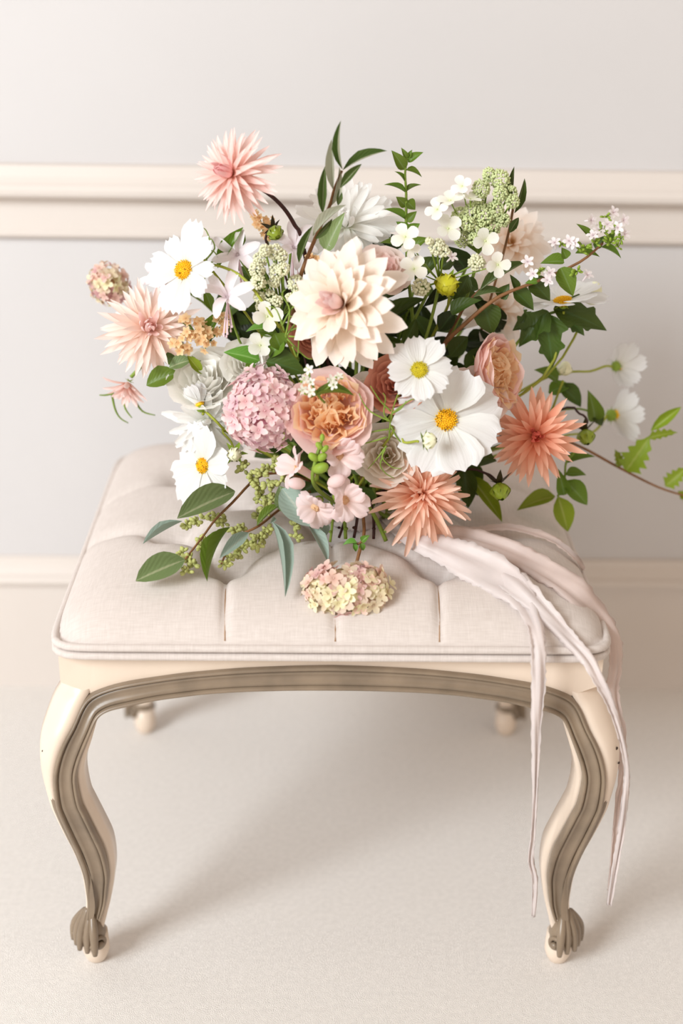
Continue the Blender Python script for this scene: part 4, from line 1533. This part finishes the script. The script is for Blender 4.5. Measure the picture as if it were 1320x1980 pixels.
for (px, py, r) in [(1165, 447, 15), (1190, 447, 14), (1130, 478, 14), (1116, 524, 15), (1180, 470, 16), (1085, 472, 11), (1045, 525, 11), (1150, 470, 14), (1200, 462, 12), (1170, 420, 12), (1125, 488, 12), (1195, 478, 10)]:
    bud_spray(s, px, py, r, YS - 0.008)

# ------------------------------------------------------------------ lobed dark leaves, trailing lime spray
i_ = thing('lobed_leaf_sprig', 'dark green spray of jagged lobed leaves under the flowering sprig', 'foliage', P(1050, 610, 1.54))
twig(i_, pix([(960, 720, 1.54), (1010, 650), (1055, 610), (1090, 600)], 1.53), 0.0016, M_STEM)
for a in [(1070, 596, 1174, 640, 74, (.0, .2, 1)), (1052, 606, 1068, 712, 76, (.0, .1, 1)), (1060, 602, 1002, 672, 70, (-.2, .2, 1)), (1040, 610, 990, 640, 50, (0, .3, 1)), (1080, 600, 1130, 650, 50, (.2, 0, 1))]:
    lf(i_, *a[:5], DARKG, 1.53 + RN.uniform(-.008, .008), 'lobed', a[5], -0.3)

l = thing('trailing_branch', 'trailing branch with lime green jagged leaves reaching the right edge', 'foliage', P(1120, 863, 1.56))
YL = 1.57
twig(l, pix([(900, 800, 1.53), (1020, 825, 1.55), (1120, 863), (1196, 904), (1272, 942), (1335, 962)], YL), lambda t: lerp(0.0022, 0.0012, t), M_STEMB)
for a in [(1210, 911, 1258, 840, 58, 'oak', (0, .2, 1)), (1252, 848, 1311, 836, 22, 'oak', (0, .3, 1)), (1258, 833, 1318, 786, 22, 'lance', (0, .2, 1)), (1199, 902, 1188, 868, 24, 'oak', (0, .2, 1)), (1286, 940, 1330, 902, 36, 'oak', (0, .2, 1)),
          (1310, 950, 1345, 985, 26, 'oak', (0, .2, 1)), (1325, 1065, 1318, 1040, 8, 'lance', (0, .2, 1))][:-1]:
    lf(l, *a[:5], LIME, YL + RN.uniform(-.006, .006), a[5], a[6], -0.35)
l2 = thing('leafy_stem', 'olive green leafy stem hanging below the coral dahlia', 'foliage', P(1120, 865, 1.53))
twig(l2, pix([(1060, 850, 1.53), (1110, 868), (1094, 895), (1091, 926), (1078, 960)], 1.51), 0.0014, M_STEM)
for a in [(1092, 896, 1152, 883, 22, (0, .6, .8)), (1091, 957, 1078, 905, 28, (-.1, .1, 1)), (1093, 918, 1134, 919, 24, (.1, .6, .8)), (1091, 930, 1136, 978, 38, (.1, .1, 1)), (1078, 960, 1098, 1030, 40, (0, 0, 1)), (1073, 960, 997, 988, 34, (0, .5, .9))]:
    lf(l2, *a[:5], LIME if a[0] < 1080 else GREEN, 1.51 + RN.uniform(-.01, .01), 'ovate', a[5], -0.4)
l3 = thing('leafy_stem', 'dark leaves between the two coral-salmon dahlias, drooping to the seat', 'foliage', P(900, 900, 1.49))
twig(l3, pix([(780, 900, 1.50), (860, 890), (905, 915), (935, 950)], 1.49), 0.0014, M_STEM)
for a in [(905, 918, 972, 1012, 30, LIME, (.1, .1, 1)), (880, 880, 962, 892, 62, DARKG, (0, .4, 1)), (890, 895, 925, 960, 54, DARKG, (0, .2, 1)), (895, 900, 905, 985, 40, DARKG, (0, .1, 1))]:
    lf(l3, *a[:6], 1.49 + RN.uniform(-.01, .01), 'ovate', a[6], -0.4)
l4 = thing('leafy_stem', 'curled olive green leaves right of the coral dahlia, beside the blurred cosmos', 'foliage', P(1130, 780, 1.57))
twig(l4, pix([(1040, 800, 1.56), (1110, 790), (1150, 800), (1165, 815)], 1.57), 0.0014, M_STEM)
for a in [(1150, 815, 1135, 750, 34, GREEN, (0, .1, 1)), (1145, 800, 1165, 825, 26, DARKG, (.3, .1, 1)), (1078, 738, 1029, 714, 32, GREEN, (0, .5, .9)), (1080, 745, 1125, 790, 34, DARKG, (.2, .1, 1)), (1060, 760, 1110, 745, 30, GREEN, (0, .4, 1))]:
    lf(l4, *a[:6], 1.57, 'ovate', a[6], -0.6)

# ------------------------------------------------------------------ leaves near the centre
c1 = thing('leafy_stem', 'fresh green leaves above the pink hydrangea', 'foliage', P(540, 680, 1.44))
twig(c1, pix([(640, 820, 1.47), (580, 740), (550, 680), (520, 640)], 1.45), 0.0014, M_STEM)
for a in [(502, 697, 431, 681, 36, BRIGHT, (-.1, .3, 1)), (514, 700, 592, 722, 56, DARKG, (.1, .3, 1)), (549, 657, 520, 694, 36, GREEN, (-.3, .2, 1)), (520, 636, 474, 642, 24, BRIGHT, (-.1, .7, .7)), (530, 645, 545, 680, 40, GREEN, (.2, .3, 1)),
          (500, 640, 540, 650, 32, GREEN, (.1, .5, .9)), (490, 700, 480, 725, 22, GREEN, (0, .2, 1))]:
    lf(c1, *a[:6], 1.43 + RN.uniform(-.004, .012), 'ovate', a[6], -0.3)
c2 = thing('leafy_stem', 'narrow green leaves between the peach-cream dahlia and the white rose', 'foliage', P(380, 700, 1.48))
twig(c2, pix([(480, 780, 1.50), (420, 720), (370, 690)], 1.49), 0.0014, M_STEM)
for a in [(431, 600, 391, 662, 24, GREEN, (-.2, .1, 1)), (362, 688, 391, 724, 20, LIME, (.2, .1, 1)), (345, 720, 282, 746, 42, GREEN, (0, .3, 1)), (371, 696, 326, 712, 30, EUCA, (0, .4, 1)), (470, 440, 420, 520, 26, GREEN, (-.2, .1, 1)), (470, 445, 462, 480, 20, GREEN, (0, 0, 1)),
          (340, 690, 318, 700, 26, DARKG, (0, .2, 1)), (395, 560, 410, 600, 20, GREEN, (.1, .1, 1)), (330, 410, 455, 425, 1, GREEN, (0, 0, 1))][:-1]:
    lf(c2, *a[:6], 1.475 + RN.uniform(-.004, .012), 'lance', a[6], -0.3)
c3 = thing('leafy_stem', 'dark green leaves right of the central blush dahlia', 'foliage', P(800, 640, 1.49))
twig(c3, pix([(740, 820, 1.50), (760, 700), (800, 620), (830, 560)], 1.50), 0.0018, M_STEM)
for a in [(722, 642, 824, 577, 36, DARKG, (-.3, .4, 1)), (734, 582, 792, 556, 28, DARKG, (0, .5, .9)), (780, 667, 804, 616, 30, DARKG, (.3, .1, 1)), (737, 684, 779, 668, 24, DARKG, (0, .5, .9)), (802, 542, 852, 498, 38, DARKG, (-.2, .4, 1)),
          (850, 520, 880, 500, 30, DARKG, (0, .3, 1)), (885, 570, 905, 530, 34, DARKG, (.3, .1, 1)), (890, 545, 925, 560, 30, DARKG, (.2, .2, 1)), (760, 560, 800, 530, 26, DARKG, (0, .4, 1)), (870, 690, 905, 650, 40, DARKG, (0, .4, 1)), (850, 640, 880, 600, 36, DEEPG, (0, .3, 1)), (730, 620, 790, 600, 36, DEEPG, (0, .4, 1))]:
    lf(c3, *a[:6], 1.50 + RN.uniform(-.012, .008), 'lance', a[6], -0.3)
c4 = thing('olive_spray', 'single grey-green olive shoot below the tiny star blossoms at right', 'foliage', P(900, 590, 1.49))
twig(c4, pix([(860, 660, 1.50), (900, 590), (928, 560)], 1.485), 0.0014, M_STEMB)
for a in [(928, 561, 1018, 506, 26, OLIVE, (-.2, .4, 1)), (915, 575, 975, 565, 20, OLIVE, (0, .6, .8)), (985, 395, 994, 322, 14, OLIVE, (-.3, 0, 1)), (995, 410, 1014, 345, 14, OLIVE, (.3, 0, 1))][:2]:
    lf(c4, *a[:6], 1.475, 'lance', a[6], -0.3)
c5 = thing('olive_spray', 'olive shoot with two upright leaves right of the green panicle', 'foliage', P(985, 460, 1.53))
twig(c5, pix([(930, 640, 1.54), (970, 500), (985, 440), (992, 400)], 1.53), 0.0014, M_STEMB)
for a in [(984, 410, 994, 321, 15, OLIVE, (-.3, 0, 1)), (994, 412, 1014, 344, 15, OLIVE, (.3, 0, 1)), (980, 440, 965, 410, 16, OLIVE, (0, .2, 1)), (985, 450, 1003, 420, 16, OLIVE, (0, .2, 1))]:
    lf(c5, *a[:6], 1.525, 'lance', a[6], -0.25)
c6 = thing('broad_leaf', 'pale green broad leaf beside the olive spray at the back', 'foliage', P(630, 485, 1.50))
twig(c6, pix([(640, 620, 1.52), (628, 520), (630, 486)], 1.51), 0.0012, M_STEM)
lf(c6, 630, 486, 667, 410, 38, PALEG, 1.50, 'ovate', (-.2, .2, 1), -0.2)
lf(c6, 680, 482, 692, 452, 34, GREEN, 1.53, 'ovate', (.1, .5, 1), -0.2)

# ------------------------------------------------------------------ seeded eucalyptus
e = thing('seeded_eucalyptus', 'seeded eucalyptus spray with long oval leaves spilling over the left of the seat', 'foliage', P(497, 924, 1.45))
q1 = [P(600, 930, 1.48), P(545, 915, 1.46), P(497, 924, 1.45), PS(449, 972, 0.05), PS(416, 1005, 0.035), PS(391, 1039, 0.025), PS(358, 1081, 0.018)]
q2 = [P(600, 950, 1.47), P(546, 981, 1.45), PS(500, 1017, 0.03), PS(452, 1042, 0.02), PS(428, 1090, 0.012)]
twig(e, q1, lambda t: lerp(0.0018, 0.001, t), M_STEMB)
twig(e, q2, lambda t: lerp(0.0018, 0.001, t), M_STEMB)
for (bx, by, lb, tx, ty, lt, w, mt, fc, bd) in [
        (454, 950, .055, 342, 1003, .045, 52, EUCA, (-.1, .3, 1), -.15), (357, 1082, .018, 262, 1124, .014, 52, EUCA, (0, .35, 1), -.15), (352, 1008, .03, 276, 1052, .02, 16, EUCAG, (-.3, .8, .5), -.1),
        (444, 1020, .03, 400, 1126, .012, 22, GREEN, (-.7, .2, .7), -.3), (480, 1030, .03, 424, 1080, .02, 26, EUCAG, (.3, .5, .8), -.2), (526, 1010, .04, 551, 1156, .012, 22, EUCAG, (.5, .2, .8), -.2),
        (545, 945, .07, 604, 1019, .045, 52, EUCAG, (-.2, .2, 1), -.15), (540, 940, .065, 570, 1000, .04, 40, EUCA, (-.4, .2, 1), -.15), (594, 1012, .04, 634, 1088, .012, 24, EUCAG, (.4, .3, .9), -.25), (545, 975, .05, 496, 1018, .03, 20, GREEN, (-.2, .7, .6), -.2),
        (615, 1000, .05, 622, 1042, .02, 28, EUCAG, (.4, .1, .9), -.2), (530, 1000, .04, 522, 1012, .04, 10, EUCAG, (.4, .1, .9), -.2)]:
    leaf(e, PS(bx, by, lb), PS(tx, ty, lt), w, mt, 'oval' if w > 40 else 'lance', fc, bd)
sp = []
for (px, py, li) in [(537, 890, None), (547, 905, None), (520, 905, None), (505, 915, None), (470, 905, None), (487, 922, None), (545, 925, None), (520, 935, None), (497, 940, None), (505, 960, None), (522, 965, None), (512, 982, None), (500, 998, None)]:
    sp.append(P(px, py, 1.42 + RN.uniform(-.01, .01)))
seeds(e, sp, M_SEED, 4.4, 15, 15)
sp = []
for (px, py, li) in [(362, 1018, .02), (378, 1010, .03), (395, 1000, .03), (420, 1000, .03), (430, 1010, .02), (387, 1045, .02), (392, 1058, .012), (352, 1068, .018), (365, 1080, .014), (372, 1092, .012), (362, 1105, .01),
                     (452, 1026, .02), (468, 1018, .02), (490, 1045, .015), (508, 1040, .015), (470, 1060, .012), (445, 1078, .01), (435, 1090, .01), (497, 1055, .012), (515, 1025, .02), (570, 1018, .02), (573, 1038, .012), (480, 1050, .012), (460, 1070, .01)]:
    sp.append(PS(px, py, li))
seeds(e, sp, M_SEED, 4.2, 12, 12)

e2 = thing('eucalyptus_sprig', 'grey-green round eucalyptus leaves at the lower centre, around the snapdragon', 'foliage', P(690, 905, 1.44))
twig(e2, pix([(690, 960, 1.47), (700, 920), (710, 870), (715, 835)], 1.44), 0.0014, M_STEMB)
for a in [(714, 915, 667, 907, 36, EUCA, (0, .6, .8)), (697, 856, 723, 818, 34, EUCA, (-.3, .2, 1)), (585, 850, 518, 846, 34, EUCA, (0, .5, .9)), (600, 870, 560, 890, 34, DARKG, (0, .3, 1)), (620, 860, 585, 905, 40, DARKG, (-.2, .2, 1)), (690, 940, 720, 985, 34, DARKG, (.2, .2, 1))]:
    lf(e2, *a[:6], 1.435, 'oval', a[6], -0.2)

# ------------------------------------------------------------------ feathery cosmos foliage
def feather(label, curves, Y, mat=M_STEM, r=0.0008):
    root = thing('cosmos_frond_sprig', label, 'foliage', P(curves[0][0][0], curves[0][0][1], Y))
    for c in curves:
        twig(root, pix(c, Y + RN.uniform(-.006, .006)), lambda t: lerp(r * 1.3, r * 0.5, t), mat, 'strand', 5)


feather('thread-like green fronds between the cream roses and the biggest cosmos', [
    [(752, 850), (757, 800), (775, 745)], [(755, 815), (716, 796), (700, 775), (694, 760)], [(748, 845), (700, 858), (668, 853)], [(755, 795), (735, 775), (716, 746)], [(745, 868), (739, 885), (757, 903), (776, 906)],
    [(739, 885), (735, 900), (745, 915), (762, 925)], [(757, 800), (790, 775), (802, 772)], [(754, 815), (742, 800), (745, 770), (740, 760)], [(756, 825), (770, 850), (790, 862), (832, 866)], [(747, 862), (730, 885), (711, 907)],
    [(752, 830), (720, 835), (706, 842)], [(757, 800), (775, 790), (785, 775)]], 1.37)
feather('curling tendrils of fine foliage left of the central blush dahlia', [
    [(552, 652), (575, 620), (598, 596), (618, 610), (626, 628)], [(552, 650), (560, 600), (545, 570), (552, 560)], [(560, 640), (590, 625), (600, 600), (620, 595), (612, 640)], [(545, 630), (570, 590), (605, 585), (622, 640)],
    [(555, 655), (590, 690), (605, 694)], [(558, 650), (600, 650), (585, 615), (560, 612)], [(550, 640), (535, 600), (520, 592)], [(565, 670), (575, 690), (580, 640), (600, 612)]], 1.40)
feather('fine green tendrils above the upper left cosmos', [[(400, 512), (398, 490), (392, 470), (380, 460)], [(398, 488), (405, 465), (398, 445), (390, 440)], [(400, 500), (415, 480), (408, 462), (400, 470)], [(402, 510), (420, 500), (412, 485), (400, 488)],
                                                         [(408, 512), (412, 535), (430, 560)], [(406, 512), (395, 540), (400, 560)]], 1.46)
feather('thin green strands hanging at the far left below the drooping pink dahlia', [[(216, 762), (222, 790), (232, 808), (248, 818)], [(220, 760), (205, 764), (192, 764)], [(238, 765), (242, 790), (255, 808)], [(258, 770), (275, 795), (300, 803)], [(245, 745), (240, 770)]], 1.54, M_STEM, 0.0012)

# sprigs of small green buds above the apricot-hearted rose
b1 = thing('bud_sprig', 'sprig of pale green star-like buds above the apricot-hearted rose', 'foliage', P(620, 740, 1.36))
twig(b1, pix([(640, 790, 1.40), (615, 765), (600, 735), (597, 712)], 1.36), 0.0012, M_STEM)
twig(b1, pix([(615, 765), (640, 745), (650, 735)], 1.36), 0.001, M_STEM)
for (px, py, r) in [(598, 715, 12), (588, 735, 12), (602, 740, 11), (585, 755, 12), (600, 758, 12), (640, 735, 12), (655, 728, 10), (645, 745, 11)]:
    small_star(b1, px, py, r, (RN.uniform(-.5, .5), RN.uniform(-.1, .6), .8), 1.352, LACEP)
    bud_spray(b1, px, py + 3, 10, 1.356, 5)
lf(b1, 600, 770, 688, 765, 22, GREEN, 1.36, 'lance', (.1, .8, .6), -0.5)
lf(b1, 547, 830, 540, 855, 12, LIME, 1.38, 'lance', (.2, .1, 1), -0.5)

# stalk leaflets above the dried hydrangea
b2 = thing('leaf_shoot', 'little curled green leaves on the stalk of the dried hydrangea on the seat', 'foliage', P(697, 1052, 1.365))
twig(b2, pix([(700, 1045), (692, 1052), (682, 1050)], 1.362), 0.001, M_STEMB)
for a in [(690, 1050, 660, 1055, 14, BRIGHT, (0, .7, .8)), (684, 1050, 688, 1068, 10, BRIGHT, (.2, 0, 1)), (699, 1048, 716, 1034, 14, BRIGHT, (0, .4, 1)), (698, 1050, 702, 1066, 11, BRIGHT, (.2, .1, 1))]:
    lf(b2, *a[:6], 1.36, 'ovate', a[6], -0.7)

# ------------------------------------------------------------------ dark leafy filling and bare stems
rf = random.Random(5)
for (px, py, lab) in [(760, 620, 'dark leafy sprig in the hollow right of the central blush dahlia'), (840, 640, 'dark leafy sprig in the hollow below the yellow bud'), (900, 660, 'dark leafy sprig behind the twig, above the pink rose turned right'),
                      (700, 700, 'dark leafy sprig in the shade under the central blush dahlia'), (800, 560, 'dark leafy sprig behind the cream lace panicle'), (720, 480, 'dark leafy sprig behind the top of the central blush dahlia'),
                      (900, 520, 'dark leafy sprig behind the yellow bud'), (970, 640, 'dark leafy sprig behind the heart-shaped leaves at right'), (960, 760, 'dark leafy sprig behind the coral dahlia'), (870, 900, 'dark leafy sprig behind the lower edge of the biggest cosmos'),
                      (700, 850, 'dark leafy sprig between the two cream roses'), (600, 700, 'dark leafy sprig above the apricot-hearted rose'), (560, 620, 'dark leafy sprig behind the curling tendrils'), (520, 560, 'dark leafy sprig behind the left panicle'),
                      (470, 650, 'dark leafy sprig behind the hanging nerine'), (420, 600, 'dark leafy sprig behind the left apricot cluster'), (560, 880, 'dark leafy sprig behind the eucalyptus seeds'), (450, 800, 'dark leafy sprig behind the pink hydrangea'),
                      (640, 930, 'dark leafy sprig behind the snapdragon'), (760, 940, 'dark leafy sprig behind the lowest salmon dahlia'), (600, 500, 'dark leafy sprig at the foot of the olive spray'), (780, 700, 'dark leafy sprig behind the terracotta rose')]:
    Y = 1.545 + rf.uniform(-0.015, 0.03)
    tip = P(px, py, Y)
    root = thing('dark_sprig', lab, 'foliage', BIND, 'dark leafy sprigs deep inside the bouquet')
    mid = BIND.lerp(tip, 0.55) + Vector((0, 0.012, 0))
    pts = [BIND + Vector((rf.uniform(-.02, .02), rf.uniform(0, .02), 0)), mid, tip]
    twig(root, pts, 0.0016, M_STEM)
    for j in range(9):
        t = 0.3 + 0.7 * j / 8
        b = catmull(pts, 8)[min(16, int(t * 16))]
        d = Vector((rf.uniform(-1, 1), rf.uniform(-.35, .5), rf.uniform(-.6, 1))).normalized() * rf.uniform(.035, .058)
        q_ = b + d
        q_.z = max(q_.z, seat_h(q_.x, q_.y, False) + 0.012)
        leaf(root, b, q_, rf.uniform(32, 50), DEEPG if rf.random() < .6 else DARKG, 'ovate', (rf.uniform(-.4, .4), rf.uniform(0, .6), 1), -0.3)
for (x0, y0, x1, y1, r, mt, lab) in [(640, 965, 638, 1048, 2.6, M_STEM, 'thin green cut stem end on the seat, leftmost under the bouquet'), (655, 960, 668, 1042, 3.6, M_STEM, 'green cut stem end on the seat, second green one from the left'),
                                     (700, 960, 746, 1046, 4.4, M_STEM, 'thick bright green stem end slanting right onto the seat'), (690, 960, 684, 1040, 3.0, M_STEMD, 'dark wine cut stem end in the middle under the bouquet'),
                                     (672, 965, 655, 1040, 2.6, M_STEMD, 'dark wine cut stem end between the two thin green stems'), (715, 965, 722, 1042, 3.0, M_STEMD, 'dark wine cut stem end beside the thick slanting green stem')]:
    foot = PS(x1, y1, 0.004)
    top = P(x0, y0, foot.y + 0.01)
    m = MPP(foot)
    root = thing('cut_stem', lab, 'stem', foot, 'cut stem ends under the bouquet')
    twig(root, [top, top.lerp(foot, 0.5) + Vector((0.002, 0, 0)), foot], r * m, mt)
    part('node', MB().ball(foot + Vector((0, 0, 0.012)), r * m * 1.35, (0, 0, 1), 0.7, 10, 6).mesh('node', mt), root)

# ------------------------------------------------------------------ silk ribbon
rb = thing('silk_ribbon', 'long blush silk ribbon trailing from the bouquet over the right of the seat', 'ribbon', PS(850, 1060, 0.01))


def tail(pts, mat, seed, across, name='ribbon_tail', nu=8, fray=0.06):
    """pts: (world point, full width in m); a thin frayed band with soft folds."""
    r = random.Random(seed)
    cp = catmull([p for p, w in pts], 8)
    ws = []
    for i in range(len(pts) - 1):
        for j in range(8):
            ws.append(lerp(pts[i][1], pts[i + 1][1], j / 8))
    ws.append(pts[-1][1])
    v, f, uv = [], [], []
    N = len(cp)
    ph = r.uniform(0, 6)
    for i in range(N):
        t = cp[min(i + 1, N - 1)] - cp[max(i - 1, 0)]
        t.normalize()
        n = across(i / (N - 1)) if callable(across) else across
        y = n.cross(t).normalized()
        nn = t.cross(y)
        e0, e1 = 1 + r.uniform(-fray, fray) * 2, 1 + r.uniform(-fray, fray) * 2
        for j in range(nu + 1):
            s = -1 + 2 * j / nu
            k = e0 if s < 0 else e1
            off = y * (s * ws[i] * 0.5 * (k if abs(s) > .9 else 1))
            fold = nn * (0.0018 * math.sin(s * 4 + ph + i * 0.10) + 0.0012 * math.sin(s * 7 - i * 0.17) + (r.uniform(-.0012, .0012) if abs(s) > .9 else 0))
            v.append(cp[i] + off + fold)
            uv.append((j / nu, i / N))
    for i in range(N - 1):
        for j in range(nu):
            q = i * (nu + 1) + j
            f.append((q, q + 1, q + nu + 2, q + nu + 1))
    o = part(name, mesh(name, v, f, mat, uv), rb)
    md = o.modifiers.new('thickness', 'SOLIDIFY')
    md.thickness = 0.0005
    return o


def rp(lst):
    out = []
    for (px, py, w, how) in lst:
        p = PS(px, py, how[1]) if isinstance(how, tuple) else P(px, py, how)
        out.append((p, w * MPP(p)))
    return out


S_ = lambda l=0.008: ('s', l)
nf = D(0, .35, 1)
YH = 1.238
tail(rp([(745, 1000, 20, 1.46), (790, 1035, 36, S_(.016)), (855, 1062, 58, S_(.014)), (905, 1085, 74, S_(.012)), (955, 1112, 84, S_()), (1000, 1145, 64, S_()), (1028, 1195, 34, S_()), (1038, 1235, 30, 1.252), (1041, 1275, 31, YH), (1041, 1330, 26, YH),
         (1037, 1400, 20, YH), (1035, 1470, 15, YH), (1033, 1550, 9, YH + .004), (1029, 1620, 9, YH + .008), (1026, 1665, 14, YH + .01), (1034, 1705, 12, YH + .01), (1031, 1772, 8, YH + .012)]), M_RIBBON, 1, nf)
tail(rp([(800, 1030, 20, S_(.012)), (870, 1050, 36, S_(.006)), (945, 1092, 50, S_(.005)), (1000, 1130, 56, S_(.012)), (1055, 1185, 36, S_()), (1100, 1235, 30, S_()), (1135, 1275, 28, 1.25), (1158, 1318, 24, YH), (1180, 1365, 17, YH - .006), (1200, 1425, 13, YH - .01), (1212, 1490, 12, YH),
         (1208, 1550, 14, YH + .004), (1200, 1610, 14, YH + .01), (1188, 1680, 12, YH + .012), (1177, 1750, 8, YH + .014)]), M_RIBBON, 2, nf)
tail(rp([(760, 1000, 20, 1.47), (830, 1030, 30, S_(.016)), (900, 1040, 44, S_(.012)), (980, 1066, 52, S_(.008)), (1060, 1108, 56, S_(.008)), (1120, 1150, 62, S_(.008)), (1162, 1195, 46, 1.325), (1188, 1240, 34, 1.31), (1190, 1290, 30, 1.30), (1184, 1340, 28, 1.30),
         (1200, 1420, 22, 1.29), (1203, 1490, 20, 1.29), (1192, 1560, 16, 1.285), (1186, 1640, 16, 1.28), (1178, 1720, 10, 1.28)]), M_SHEER, 3, D(.35, .35, 1))
tail(rp([(790, 1010, 12, 1.48), (870, 1026, 14, S_(.012)), (920, 1024, 14, S_()), (975, 1020, 16, S_()), (1030, 1030, 16, S_()), (1075, 1048, 16, S_()), (1110, 1076, 14, S_()), (1128, 1100, 10, S_(.006))]), M_SHEER, 4, D(0, .6, .8), nu=4)
part('knot', MB().ball(BIND + Vector((0, 0, -0.012)), 0.03, (0, 0, 1), 0.45, 16, 8).mesh('knot', M_RIBBON), rb)
tail([(BIND + Vector((0.03 * math.cos(a) , 0.03 * math.sin(a), -0.012)), 0.028) for a in [i * 0.45 for i in range(15)]], M_RIBBON, 5, lambda t: Vector((math.cos(t * 6.3), math.sin(t * 6.3), 0)), 'wrap')
